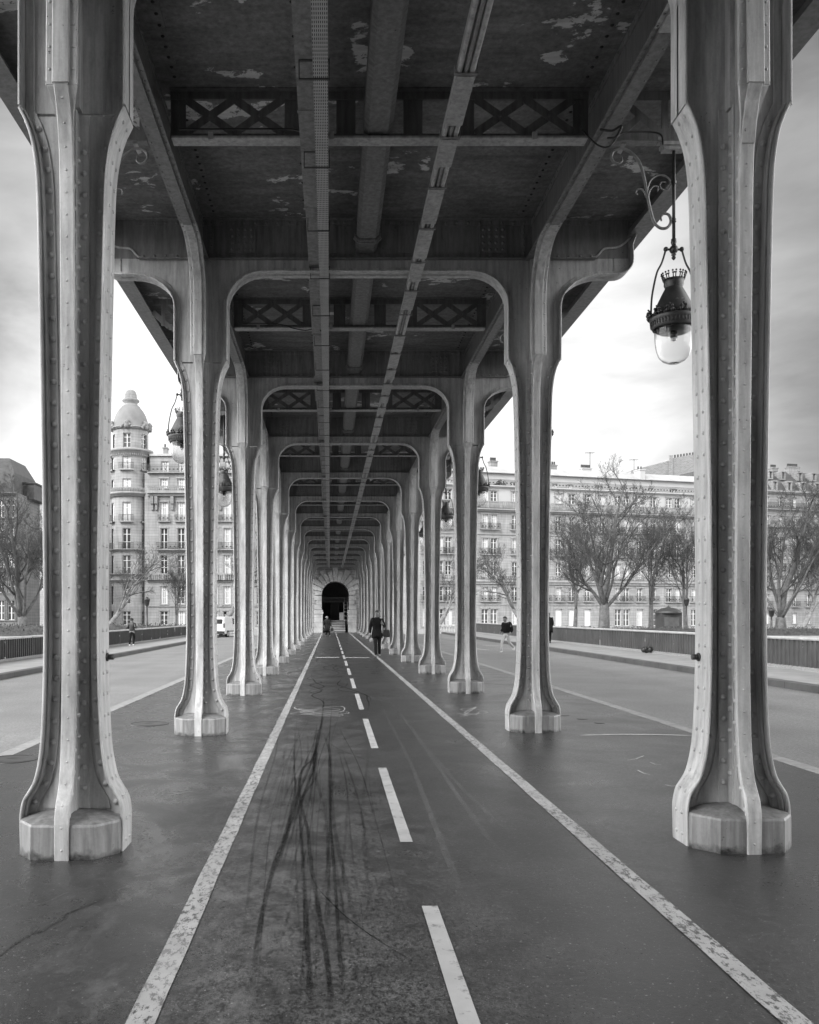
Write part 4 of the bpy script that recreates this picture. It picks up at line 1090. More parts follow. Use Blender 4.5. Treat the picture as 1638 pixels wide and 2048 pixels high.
for i in range(9): u = hg.u(1347 + i * 6); q.lathe([(.2, hg.z(914 - i)), (.16, hg.z(914 - i) + .6), (.2, hg.z(914 - i) + .65), (.1, hg.z(914 - i) + .65)], 8, (u, .6, 0))
q.build('chimney_pots', SLATE, hg.t)
m = MB(); m.box(hg.u(1341) - .35, hg.u(1341) + .35, -.3, -.002, hg.z(950), hg.z(909)); m.build('flue', BR.m, hg.t)

# house with the tall mansard, at the right edge
hC = House('mansard_house', 'stone house with tall slate mansard and dormers at the right edge', on_line(1448), on_line(1740), 150, 'mid')
cC = [1460, 1480, 1507, 1534, 1561, 1589, 1617, 1645, 1672, 1700]
for (yt, yb, w) in ((1225, 1248, 11), (1187, 1212, 10), (1148, 1173, 10), (1105, 1134, 10), (1068, 1093, 10), (1024, 1043, 10), (985, 1006, 10)): hC.row(cC, yt, yb, w)
hC.box_wall(-.6, hC.z(975), 'wall'); hC.surround()
hC.band(972, 978, .6); hC.band(1045, 1050, .5); hC.band(1174, 1178, .45); hC.band(1008, 1012, .4)
balcony(.1, hC.L - .1, hC.z(1010), hC.t, .6, 1.1); balcony(.1, hC.L - .1, hC.z(1049) + .5, hC.t, .5, .8, stone=True)
for px in cC:
    u = hC.u(px)
    for yb in (1093, 1134, 1173, 1212): balcony(u - .9, u + .9, hC.z(yb), hC.t, .5, .95)
m = MB(); zz = [hC.z(973), hC.z(950), hC.z(923)]
m.add([(0, -.2, zz[0]), (hC.L, -.2, zz[0]), (hC.L, 1.2, zz[1]), (0, 1.2, zz[1]), (hC.L, 4.2, zz[2]), (0, 4.2, zz[2]), (hC.L, 12, zz[2]), (0, 12, zz[2]), (0, 12, zz[0]), (hC.L, 12, zz[0])], [(0, 1, 2, 3), (3, 2, 4, 5), (5, 4, 6, 7), (0, 3, 5, 7, 8), (1, 9, 6, 4, 2)])
rf = m.build('roof', SLATE, hC.t)
for (pxs, yt, yb, y, w) in (((1475, 1512, 1548, 1577, 1604, 1632, 1660), 954, 972, -.25, 13), ((1490, 1520, 1553, 1578, 1612, 1640), 930, 946, 1.3, 11)):
    for px in pxs:
        u = hC.u(px); z0, z1 = hC.z(yb), hC.z(yt); hw = w * .043; d = MB(); d.box(u - hw, u - hw + .22, y, y + 1.6, z0, z1); d.box(u + hw - .22, u + hw, y, y + 1.6, z0, z1); d.box(u - hw, u + hw, y - .1, y + 1.7, z1 + .001, z1 + .2); d.box(u - hw + .221, u + hw - .221, y + .05, y + 1.5, z0, z0 + .2)
        o = d.build('dormer', STN['mid'], hC.t); f, p, c, sh = window_meshes(hw * 2 - .5, z1 - z0 - .22, 'plain'); w_ = inst('pane', p, o, (u, y + .2, z0 + .21))
chimney(hC.t, hC.u(1578), hC.u(1590), 4, 5, zz[2], hC.z(917), 5); chimney(hC.t, hC.u(1608), hC.u(1630), 3.5, 4.6, zz[2] - .6, hC.z(914), 9); chimney(hC.t, hC.u(1528), hC.u(1540), 4, 5, zz[2], hC.z(905), 3)
hC.windows()

# domed corner house on the left
hD = House('domed_house', 'pale corner house with a round domed turret, left of the second left column', (at(296, 0, 130).x, 130), (at(575, 0, 130).x, 130), 130, 'pale', 14)
cD = [328, 362, 400, 428, 454, 490, 520, 548]
RD = [(1222, 1250, 15), (1172, 1208, 14), (1110, 1148, 14), (1056, 1098, 14), (1004, 1042, 16), (957, 976, 15)]
for (yt, yb, w) in RD: hD.row(cD, yt, yb, w, 'plain', 0, True if yt in (1004, 957) else None)
hD.box_wall(-.6, hD.z(946), 'wall', u0=-.5); hD.surround()
for (a, b, p) in ((982, 992, .8), (1160, 1164, .5), (945, 948, .6), (1212, 1214, .2)): hD.band(a, b, p)
balcony(.0, hD.L, hD.z(983), hD.t, .75, hD.z(973) - hD.z(983), stone=True); balcony(.0, hD.L, hD.z(1160), hD.t, .5, hD.z(1147) - hD.z(1160), stone=True); balcony(0, hD.L, hD.z(945) + .01, hD.t, .55, 1.05)
for a, b in ((314, 378), (390, 440), (442, 505)): balcony(hD.u(a), hD.u(b), hD.z(1099), hD.t, .7, 1.0)
for px in cD: u = hD.u(px); balcony(u - .9, u + .9, hD.z(1042), hD.t, .45, .9)
for px in (305, 313, 345, 382, 414, 441, 472): u = hD.u(px); cbm = MB(); cbm.box(u - .22, u + .22, -.6, -.004, hD.z(1008), hD.z(993)); cbm.box(u - .16, u + .16, -.35, -.005, hD.z(1020), hD.z(1008) - .002); cbm.build('bracket', STN['mid'], hD.t)
# set back top floor
ao = []; hD.row([327, 361, 398, 430, 456, 492], 920, 945, 15, 'plain', 1.2, True, ao); hD.box_wall(hD.z(946) + .001, hD.z(910), 'attic_wall', 1.2, ao, STN['pale'], 0, hD.L)
m = MB(); m.box(0, hD.L, .9, 13.9, hD.z(909.5), hD.z(905)); m.build('roof', ZINC, hD.t)
chimney(hD.t, hD.u(321), hD.u(329), 2, 3.2, hD.z(905), hD.z(892), 1, STN['pale']); chimney(hD.t, hD.u(440), hD.u(458), 4, 5, hD.z(905), hD.z(888), 5)
hD.windows()
# turret
tc = (at(258, 0, 131).x - hD.p0.x, 2.2); Rt = 37.5 * 131 / F; zD = lambda py: CH + (VY - py) * 129.5 / F
tw = MB(); seg = 40
rows_t = [(1222, 1250), (1172, 1208), (1110, 1148), (1056, 1098), (1004, 1042), (957, 976), (912, 938)]
angs = [-90 - 62, -90, -90 + 62]; hwid = 12.5          # openings, degrees
def ring_wall(mb, r, zlist, opens, depth=.35):
    edges = sorted(set([-180, 180, -90] + [a + s_ * hwid for a in angs for s_ in (1, -1)] + list(range(-180, 181, 9))))
    for a, b in zip(edges, edges[1:]):
        mid = (a + b) / 2; ino = any(abs((mid - q + 180) % 360 - 180) < hwid for q in angs)
        for z0, z1, op in zlist:
            if op and ino:
                pa = [(r * math.cos(R(t)), r * math.sin(R(t))) for t in (a, b)]; pb_ = [((r - depth) * math.cos(R(t)), (r - depth) * math.sin(R(t))) for t in (a, b)]
                for zc in (z0, z1): mb.add([(tc[0] + pa[0][0], tc[1] + pa[0][1], zc), (tc[0] + pa[1][0], tc[1] + pa[1][1], zc), (tc[0] + pb_[1][0], tc[1] + pb_[1][1], zc), (tc[0] + pb_[0][0], tc[1] + pb_[0][1], zc)], [(0, 1, 2, 3)])
                continue
            mb.add([(tc[0] + r * math.cos(R(a)), tc[1] + r * math.sin(R(a)), z0), (tc[0] + r * math.cos(R(b)), tc[1] + r * math.sin(R(b)), z0), (tc[0] + r * math.cos(R(b)), tc[1] + r * math.sin(R(b)), z1), (tc[0] + r * math.cos(R(a)), tc[1] + r * math.sin(R(a)), z1)], [(0, 1, 2, 3)], True)
zl = []; zp = -.6
for yt, yb in rows_t: zl += [(zp, zD(yb), False), (zD(yb), zD(yt), True)]; zp = zD(yt)
zl.append((zp, zD(899), False)); ring_wall(tw, Rt, zl, True)
R2 = Rt * .93
ring_wall(tw, R2, [(zD(899), zD(894), False), (zD(894), zD(865), True), (zD(865), zD(852), False)], True)
tw.build('turret_wall', STN['pale'], hD.t)
cr = MB(); c3 = (tc[0], tc[1], 0)
for yt, yb, pj in ((896, 906, .55), (974, 984, .25), (984, 992, .7), (1147, 1150, .5), (1158, 1164, .5), (850, 856, .35), (1098, 1101, .6)):
    base = R2 if yt < 860 else Rt
    cr.lathe([(base - .02, zD(yb)), (base + pj * .5, zD(yb)), (base + pj * .6, zD((yt + yb) / 2)), (base + pj, zD((yt + yb) / 2) + .03), (base + pj, zD(yt)), (base - .05, zD(yt) + .01)], 48, c3)
for k in range(64):
    a = 2 * math.pi * k / 64; cr.lathe([(.09, zD(910)), (.09, zD(906))], 5, (tc[0] + (Rt + .28) * math.cos(a), tc[1] + (Rt + .28) * math.sin(a), 0))
for k in range(90):
    a = 2 * math.pi * k / 90; cr.lathe([(.06, zD(984)), (.09, zD(980)), (.06, zD(975))], 5, (tc[0] + (Rt + .5) * math.cos(a), tc[1] + (Rt + .5) * math.sin(a), 0))
cr.build('turret_cornices', STN['pale'], hD.t)
dm = MB(); kx = 129.5 / F
dm.lathe([(38 * kx, zD(852)), (36 * kx, zD(845)), (34 * kx, zD(835)), (30 * kx, zD(823)), (25 * kx, zD(814)), (19 * kx, zD(807)), (18 * kx, zD(806))], 40, c3)
do = dm.build('dome', plain('dome_stone', .19, .8, .15, .8), hD.t)
fn = MB(); fn.lathe([(18.5 * kx, zD(808)), (18.5 * kx, zD(805)), (14.5 * kx, zD(803)), (13 * kx, zD(798)), (17 * kx, zD(795)), (17.5 * kx, zD(792)), (15 * kx, zD(790)), (12.5 * kx, zD(788)), (12 * kx, zD(780)), (9 * kx, zD(773)), (4 * kx, zD(770.5)), (0, zD(770))], 28, c3); fn.build('finial', STN['mid'], do)
orn = MB(); rnd = random.Random(2)
for a in angs + [0, 180, 90]:
    ca, sa = math.cos(R(a)), math.sin(R(a)); ox, oy = tc[0] + (R2 + .25) * ca, tc[1] + (R2 + .25) * sa
    for (dx, py, sz) in ((-.75, 853, .2), (-.45, 849, .24), (0, 845, .42), (.45, 849, .24), (.75, 853, .2), (0, 851, .4), (-.2, 841, .2), (.2, 841, .2)):
        orn.sphere((ox - sa * dx, oy + ca * dx, zD(py)), sz, n=8, m=6)
orn.build('pediments', STN['mid'], hD.t)
for yt, yb in rows_t + [(865, 894)]:
    r_ = R2 if yt == 865 else Rt; w = 2 * r_ * math.sin(R(hwid)) ; h_ = zD(yt) - zD(yb); f, p, c, sh = window_meshes(w, h_, 'cross')
    for a in angs:
        rr_ = (r_ - .2) * math.cos(R(hwid)); o = inst('window', f, hD.t, (tc[0] + rr_ * math.cos(R(a)), tc[1] + rr_ * math.sin(R(a)), zD(yb)), R(a + 90)); inst('pane', p, o)
        if yt in (1004, 957, 912): inst('curtain', c, o)
    if yt in (912, 1056, 1004):
        for a in angs:
            b = MB(); r = MB(); n = 12; a0, a1 = a - 20, a + 20
            b.lathe([(r_ - .01, zD(yb) - .2), (r_ + .5, zD(yb) - .2), (r_ + .5, zD(yb) - .02), (r_ - .01, zD(yb) - .02)], 8, c3, R(a0), R(a1)); bo = b.build('balcony', STN['pale'], hD.t)
            r.lathe([(r_ + .44, zD(yb) + .9), (r_ + .48, zD(yb) + .9), (r_ + .48, zD(yb) + .95), (r_ + .44, zD(yb) + .95)], 8, c3, R(a0), R(a1))
            for i in range(16): t_ = R(a0 + (a1 - a0) * i / 15); r.box(tc[0] + (r_ + .46) * math.cos(t_) - .018, tc[0] + (r_ + .46) * math.cos(t_) + .018, tc[1] + (r_ + .46) * math.sin(t_) - .018, tc[1] + (r_ + .46) * math.sin(t_) + .018, zD(yb) - .02, zD(yb) + .9)
            r.build('railing', RAIL, bo)
wing = MB(); wing.box(-12.5, tc[0] - .5, 3.0, 14, -.6, hD.z(908)); wing.build('side_wing', STN['pale'], hD.t)

# dark house at the left edge
hE = House('corner_house', 'sooty stone house with dark mansard roof at the left edge', (at(-170, 0, 112).x, 112), (at(33, 0, 112).x, 112), 112, 'dark', 9)
for (yt, yb, w) in ((1200, 1240, 14), (1150, 1185, 14), (1100, 1135, 14), (1050, 1085, 14), (1000, 1035, 14)): hE.row([-150, -120, -90, -60, -30, 2, 22], yt, yb, w)
hE.box_wall(-.6, hE.z(985)); hE.surround(); hE.band(985, 990, .6); hE.band(1142, 1146, .4); balcony(.1, hE.L - .1, hE.z(985) + .01, hE.t, .5, 1.1)
m = MB(); zz = [hE.z(984), hE.z(942), hE.z(908)]
m.add([(0, .8, zz[0]), (hE.L - .6, .8, zz[0]), (hE.L - .6, .82, zz[1]), (0, .82, zz[1]), (hE.L - 2.0, 3, zz[2]), (0, 3, zz[2]), (hE.L - 2.0, 9, zz[2]), (0, 9, zz[2]), (hE.L - .6, 9, zz[0]), (hE.L - .6, 9, zz[1])], [(0, 1, 2, 3), (3, 2, 4, 5), (5, 4, 6, 7), (1, 8, 9, 2), (2, 9, 6, 4)])
m.build('roof', SLATE, hE.t)
m = MB(); m.box(hE.L - .59, hE.L + .9, 4.0, 9, hE.z(990), hE.z(958)); m.box(hE.L - .7, hE.L + 1.1, 3.8, 9.1, hE.z(957.9), hE.z(955)); m.build('roof_block', SLATE, hE.t)
m = MB(); m.box(hE.L + .002, hE.L + 3.0, 10.5, 18, -.6, hE.z(1010)); m.box(hE.L + 1.2, hE.L + 1.9, 11, 12, hE.z(1010), hE.z(995)); m.build('rear_wing', STN['dark'], hE.t)
hE.windows()
hF = House('far_house', 'pale house seen small past the left edge, beyond the dark corner house', (at(-20, 0, 190).x, 190), (at(130, 0, 190).x, 190), 190, 'pale', 10)
for (yt, yb, w) in ((1020, 1035, 7), (1050, 1068, 7), (1085, 1105, 7), (1120, 1140, 7), (1160, 1180, 7)): hF.row([48, 60, 72, 84, 96], yt, yb, w)
hF.box_wall(-.6, hF.z(1008)); m = MB(); m.box(-.2, hF.L + .2, -.3, 9, hF.z(1008), hF.z(1004)); m.box(hF.u(50), hF.u(60), 2, 3, hF.z(1004), hF.z(985)); m.build('roof', ZINC, hF.t); hF.windows()

def antenna(px, ytop, ybot, d, label, arms=5):
    a, b = at(px, ybot, d), at(px, ytop, d); m = MB(); m.tube([a, b], .05, 5)
    for i in range(arms): z = b.z - .1 - i * .0; m.tube([(b.x - .6 + i * .3, b.y, z), (b.x - .6 + i * .3, b.y + .9, z)], .03, 4)
    m.tube([(b.x - .8, b.y, b.z - .1), (b.x + .8, b.y, b.z - .1)], .03, 4); tag(m.build('roof_antenna', M['iron']), label, 'antenna', 'antennas on the roofs')
antenna(1180, 904, 936, 149, 'thin television antenna standing on the white attic roof beside the tall twigs')
antenna(1268, 918, 942, 152, 'thin television antenna near the foot of the brick gable')

# ------------------------------------------------------------------ bare trees
BARK = plain('plane_tree_bark', .10, .85, .4, 3, 0, .4)
TWIG = plain('twig_bark', .06, .85, .3, 3)
PBARK = plain('pale_plane_bark', .18, .85, .35, 3, 0, .4)
def tree_mesh(seed, H, r0, fork, nl, spread, lean=(0, 0), dens=1.0):
    rnd = random.Random(seed); tr = MB(); cr = MB()
    def branch(p, d, L, r, lvl, maxl):
        n = (8, 8, 6, 5, 4, 3)[lvl]; pts = [p.copy()]; rs = [r]; q = p.copy(); dd = d.copy(); wig = (.08, .10, .14, .17, .2, .22)[lvl]
        for i in range(n):
            dd = (dd + Vector((rnd.gauss(0, 1), rnd.gauss(0, 1), rnd.gauss(0, .8) + .28)) * wig).normalized()
            q = q + dd * L / n; pts.append(q.copy()); rs.append(max(.009, r * (1 - .78 * (i + 1) / n)))
        (tr if lvl < 2 else cr).tube(pts, rs, (8, 7, 5, 4, 3, 3)[lvl], lvl < 2, True)
        if lvl >= maxl: return
        k = int((6, 8, 8, 7, 5)[lvl] * dens + rnd.random())
        for j in range(k):
            t = .22 + .78 * (j + rnd.random()) / k; t = min(t, .99); i = min(n - 1, int(t * n)); b = pts[i].lerp(pts[i + 1], t * n - i)
            ax = (pts[i + 1] - pts[i]).normalized(); o = ax.orthogonal().normalized(); o.rotate(Matrix.Rotation(rnd.uniform(0, 6.283), 3, ax))
            ang = rnd.uniform(.4, .95); nd = (ax * math.cos(ang) + o * math.sin(ang)); nd.z += .12; nd.normalize()
            branch(b, nd, L * rnd.uniform(.34, .56) * (1.15 - .5 * t), max(.009, rs[i] * rnd.uniform(.42, .62)), lvl + 1, maxl)
    base = Vector((0, 0, 0)); top = Vector((lean[0] * fork, lean[1] * fork, fork))
    tr.tube([base - Vector((0, 0, .5)), base, base.lerp(top, .15), base.lerp(top, .5), top, top + (top - base) * .08], [r0 * 1.45, r0 * 1.3, r0 * 1.05, r0 * .95, r0 * .82, r0 * .4], 10)
    for j in range(nl):
        a = 6.283 * j / nl + rnd.uniform(-.5, .5); sp = (0.06 if j == 0 else rnd.uniform(.3, .95)) * spread
        d = Vector((math.cos(a) * sp + lean[0] * .8, math.sin(a) * sp + lean[1] * .8, 1)).normalized()
        branch(top - (top - base) * rnd.uniform(0, .2), d, (H - fork) * (1.0 if j == 0 else rnd.uniform(.62, .9)), r0 * (.62 if j == 0 else rnd.uniform(.26, .4)), 1, 5)
    return tr, cr
TM = {}
for nm, args, bark in (('a', (21, 17.5, .62, 3.4, 8, .95, (.02, 0), 1.0), BARK), ('b', (33, 15, .30, 3.2, 6, .6, (.05, 0), .9), BARK), ('c', (47, 15, .40, 3.6, 5, .7, (.7, .1), .8), PBARK), ('d', (58, 15.5, .62, 2.0, 7, 1.2, (-.05, 0), 1.0), BARK)):
    tr, cr = tree_mesh(*args); TM[nm] = (tr.mesh('trunk', bark), cr.mesh('crown', TWIG))
def tree(k, px, d, s, rz, label, z=-.42):
    x = (px - VX) * d / F; t = thing('bare_tree', (x, d, z), label, 'tree', 'bare trees on the quay', R(rz)); t.scale = (s, s, s)
    inst('trunk', TM[k][0], t); inst('crown', TM[k][1], t)
tree('a', 1208, 100, 1.0, 20, 'biggest bare plane tree, in front of the pale house on the right')
tree('b', 1302, 104, 1.0, 70, 'slender bare tree just right of the biggest plane tree')
tree('b', 1372, 106, .95, 200, 'bare tree hard against the nearest right column, on its left side')
tree('b', 1150, 112, .9, 310, 'bare tree to the left of the biggest plane tree')
tree('c', 1058, 108, .78, 180, 'bare tree leaning left behind the second right column')
tree('c', 868, 100, .7, 20, 'bare tree leaning right, seen between the fourth and third right columns')
tree('d', 1562, 92, .92, 40, 'bare tree at the right edge just past the nearest right column')
tree('c', 1598, 90, .72, 15, 'bare tree leaning out at the right edge of the view')
tree('b', 1650, 94, .95, 130, 'bare tree cut by the right edge of the view')
tree('d', 47, 92, .95, 0, 'thick low forked bare tree at the left edge')
tree('b', -15, 98, 1.0, 20, 'bare tree cut by the left edge of the view')
tree('b', 92, 100, .9, 110, 'bare tree hidden partly by the nearest left column')
tree('c', 205, 93, .72, 8, 'pale bare tree leaning right, seen past the nearest left column')
tree('b', 352, 110, .62, 60, 'small bare tree in front of the domed house')
tree('c', 432, 97, .85, 12, 'pale bare tree leaning right behind the second left column')

# hedges
def hedge(x0, x1, d, h, label, seed):
    m = MB(); rnd = random.Random(seed); n = int((x1 - x0) * 90)
    for _ in range(n):
        x = rnd.uniform(x0, x1); bush(m, (x, d + rnd.uniform(-.4, .4), -.42 + rnd.uniform(.1, h)), .15, .15, .15, 1, .10, rnd)
    m.box(x0 + .1, x1 - .1, d - .35, d + .35, -.5, h - .62)
    tag(m.build('hedge', PLANT), label, 'hedge', 'clipped hedges on the quay')
hedge(at(215, 0, 89).x, at(420, 0, 89).x, 89, 1.25, 'clipped dark hedge behind the left parapet', 1)
hedge(at(-30, 0, 88).x, at(95, 0, 88).x, 88, 1.2, 'clipped dark hedge under the thick forked tree at the left edge', 2)
hedge(at(1090, 0, 90).x, at(1660, 0, 90).x, 90, .95, 'long clipped dark hedge behind the right parapet', 3)
tb = MB(); rnd = random.Random(8); c = at(1002, 968, 142); bush(tb, (c.x, c.y, c.z), .9, .5, .8, 260, .14, rnd); c = at(992, 972, 142); bush(tb, (c.x, c.y, c.z), .6, .5, .5, 120, .14, rnd)
tag(tb.build('terrace_shrub', PLANT), 'dark shrub on the terrace of the house between the right columns', 'shrub')
# street furniture on the quay
def street_light(px, ytop, d, label):
    p = at(px, ytop, d); t = thing('street_lamp', (p.x, d, -.42), label, 'street lamp', 'street lamps on the quay'); H = p.z + .42
    m = MB(); m.lathe([(.22, 0), (.22, .5), (.13, .6), (.1, 1.2), (.07, H * .8), (.05, H - .8)], 12); m.build('pole', M['iron'], t)
    m = MB(); m.lathe([(.05, H - .85), (.2, H - .75), (.3, H - .2), (.34, H - .18), (.2, H), (.05, H + .12), (0, H + .15)], 12); m.build('lamp_head', M['iron'], t)
street_light(294, 1196, 88, 'dark street lamp behind the left parapet, in front of the domed house')
street_light(1373, 1196, 93, 'thin dark street lamp left of the nearest right column')
street_light(1543, 1218, 91, 'low dark street lamp right of the nearest right column')
p = at(1337, 1218, 95); kk = thing('kiosk', (p.x, 95, -.42), 'dark green kiosk with a domed roof behind the right parapet', 'kiosk')
kd = plain('kiosk_paint', .04, .5); m = MB(); m.box(-1.1, 1.1, -.9, .9, 0, 2.3); m.build('cabin', kd, kk); m = MB(); m.box(-.8, .8, -.93, -.902, .9, 1.9); m.build('hatch', SLATE, kk)
m = MB(); m.lathe([(1.45, 2.3), (1.5, 2.4), (1.3, 2.6), (.8, 2.85), (.25, 2.95), (.12, 3.05), (0, 3.2)], 8); m.build('roof', kd, kk)
bal = thing('stone_balustrade', (at(868, 0, 89).x, 89, -.42), 'pale stone balustrade with dark gaps between the right columns', 'balustrade')
m = MB(); m.box(0, 3.4, -.15, .15, 1.0, 1.15); m.box(0, 3.4, -.14, .14, 0, .35); m.build('rail', HR, bal)
m = MB()
for i in range(12): m.lathe([(.07, .35), (.1, .55), (.05, .8), (.07, 1.0)], 8, (.15 + i * .28, 0, 0))
m.build('balusters', HR, bal)

# ------------------------------------------------------------------ van and parked car
VW = plain('white_van_paint', .72, .3, .03); TY = plain('tyre_rubber', .02, .8); CG = plain('car_glass', .025, .1, .1); HUB = plain('hub_metal', .4, .4); LAMP = plain('lamp_lens', .25, .2)
def van(loc, rz, label):
    t = thing('van', loc, label, 'van', None, rz)
    side = [(-2.05, .35), (-2.1, .6), (-2.08, 1.2), (-2.0, 1.72), (-1.85, 1.82), (.2, 1.84), (.55, 1.78), (1.15, 1.12), (1.35, 1.05), (1.95, .92), (2.1, .7), (2.12, .4), (2.0, .28), (-1.95, .28)]
    b = MB()
    n = len(side); rings = []
    for yy, s_ in ((-.86, .0), (-.90, .0), (-.90, 1), (.90, 1), (.90, .0)): pass
    b.prism(side, lambda p, q, w: (p, w * (1.0 if q < 1.05 else 1.0 - .16 * (q - 1.05)), q), -.88, .88)
    o = b.build('body', VW, t); bv = o.modifiers.new('b', 'BEVEL'); bv.width = .07; bv.segments = 3; bv.limit_method = 'ANGLE'
    for sg in (1, -1):
        g = MB(); g.prism([(.05, 1.15), (.95, 1.15), (.5, 1.68), (.05, 1.7)], lambda p, q, w, sg=sg: (p, sg * (.885 - .14 * (q - 1.05)) + sg * w, q), -.01, .006); g.build('side_window', CG, t)
        r = MB(); r.box(-1.35, 1.0, min(sg * .881, sg * .9), max(sg * .881, sg * .9), .5, .58); r.build('rub_strip', TY, t)
        mr = MB(); mr.box(.72, .85, min(sg * .93, sg * 1.08), max(sg * .93, sg * 1.08), 1.1, 1.28); mr.bar((.78, sg * .86, 1.12), (.78, sg * .95, 1.15), .04, .04, (0, 0, 1)); mr.build('mirror', TY, t)
        hl = MB(); hl.box(1.9, 2.1, min(sg * .55, sg * .85), max(sg * .55, sg * .85), .72, .9); hl.build('headlight', LAMP, t)
        tl = MB(); tl.box(-2.11, -2.02, min(sg * .74, sg * .875), max(sg * .74, sg * .875), .85, 1.25); tl.build('tail_light', plain('tail_lens', .06, .3), t)
        for xx in (-1.3, 1.35):
            w = MB(); w.tube([(xx, sg * .72, .31), (xx, sg * .9, .31)], .31, 24); wo = w.build('wheel', TY, t); h = MB(); h.tube([(xx, sg * .895, .31), (xx, sg * .91, .31)], .19, 16); h.build('hubcap', HUB, wo)
    g = MB(); g.prism([(-.72, 0), (.72, 0), (.62, .62), (-.62, .62)], lambda p, q, w: (1.14 - .565 * q / .62 + w, p, 1.16 + q), .0, .03); g.build('windscreen', CG, t)
    g = MB(); g.box(-2.10, -2.04, -.65, .65, 1.2, 1.62); g.build('rear_window', CG, t)
    g = MB(); g.box(-2.16, -2.02, -.85, .85, .32, .55); g.build('bumper', TY, t)
    return t
vx = (452 - VX) * 80 / F
van((vx - .2, 80, ZR + gz(vx)), R(90 - 14), 'white panel van on the left road past the second left column')
# ------------------------------------------------------------------ people
SKIN = plain('skin', .17, .5, .1, 10); DARKCOAT = plain('black_wool', .008, .95, .4, 20, spec=.15); TROU = plain('dark_trousers', .010, .9, .3, 20, spec=.2); SHOE = plain('dark_shoe', .02, .4); PSHOE = plain('white_shoe', .6, .5)
PUFF = plain('dark_puffer', .022, .5, .3, 20); LTROU = plain('light_trousers', .38, .85, .15, 12); HAIRD = plain('dark_hair', .012, .5, .3, 30); HAIRL = plain('pale_hair', .22, .6, .2, 30); GREYC = plain('grey_coat', .022, .9, .3, 12, spec=.2); BAG = plain('dark_bag_leather', .018, .45, .3, 15)
def skin_mesh(name, verts, edges, radii, mat, parent, root=0, sub=2):
    me = bpy.data.meshes.new(name); me.from_pydata([tuple(v) for v in verts], edges, []); o = bpy.data.objects.new(name, me); COL.objects.link(o)
    o.modifiers.new('s', 'SKIN'); sv = me.skin_vertices[0].data
    for i, r in enumerate(radii): sv[i].radius = r if isinstance(r, tuple) else (r, r); sv[i].use_root = (i == root)
    ss = o.modifiers.new('u', 'SUBSURF'); ss.levels = sub; ss.render_levels = sub
    dg = bpy.context.evaluated_depsgraph_get(); nm = bpy.data.meshes.new_from_object(o.evaluated_get(dg)); nm.name = name
    COL.objects.unlink(o); bpy.data.objects.remove(o); bpy.data.meshes.remove(me)
    nm.materials.clear(); nm.materials.append(mat); nm.polygons.foreach_set('use_smooth', [True] * len(nm.polygons))
    return inst(name, nm, parent)
def V(*a): return Vector(a)
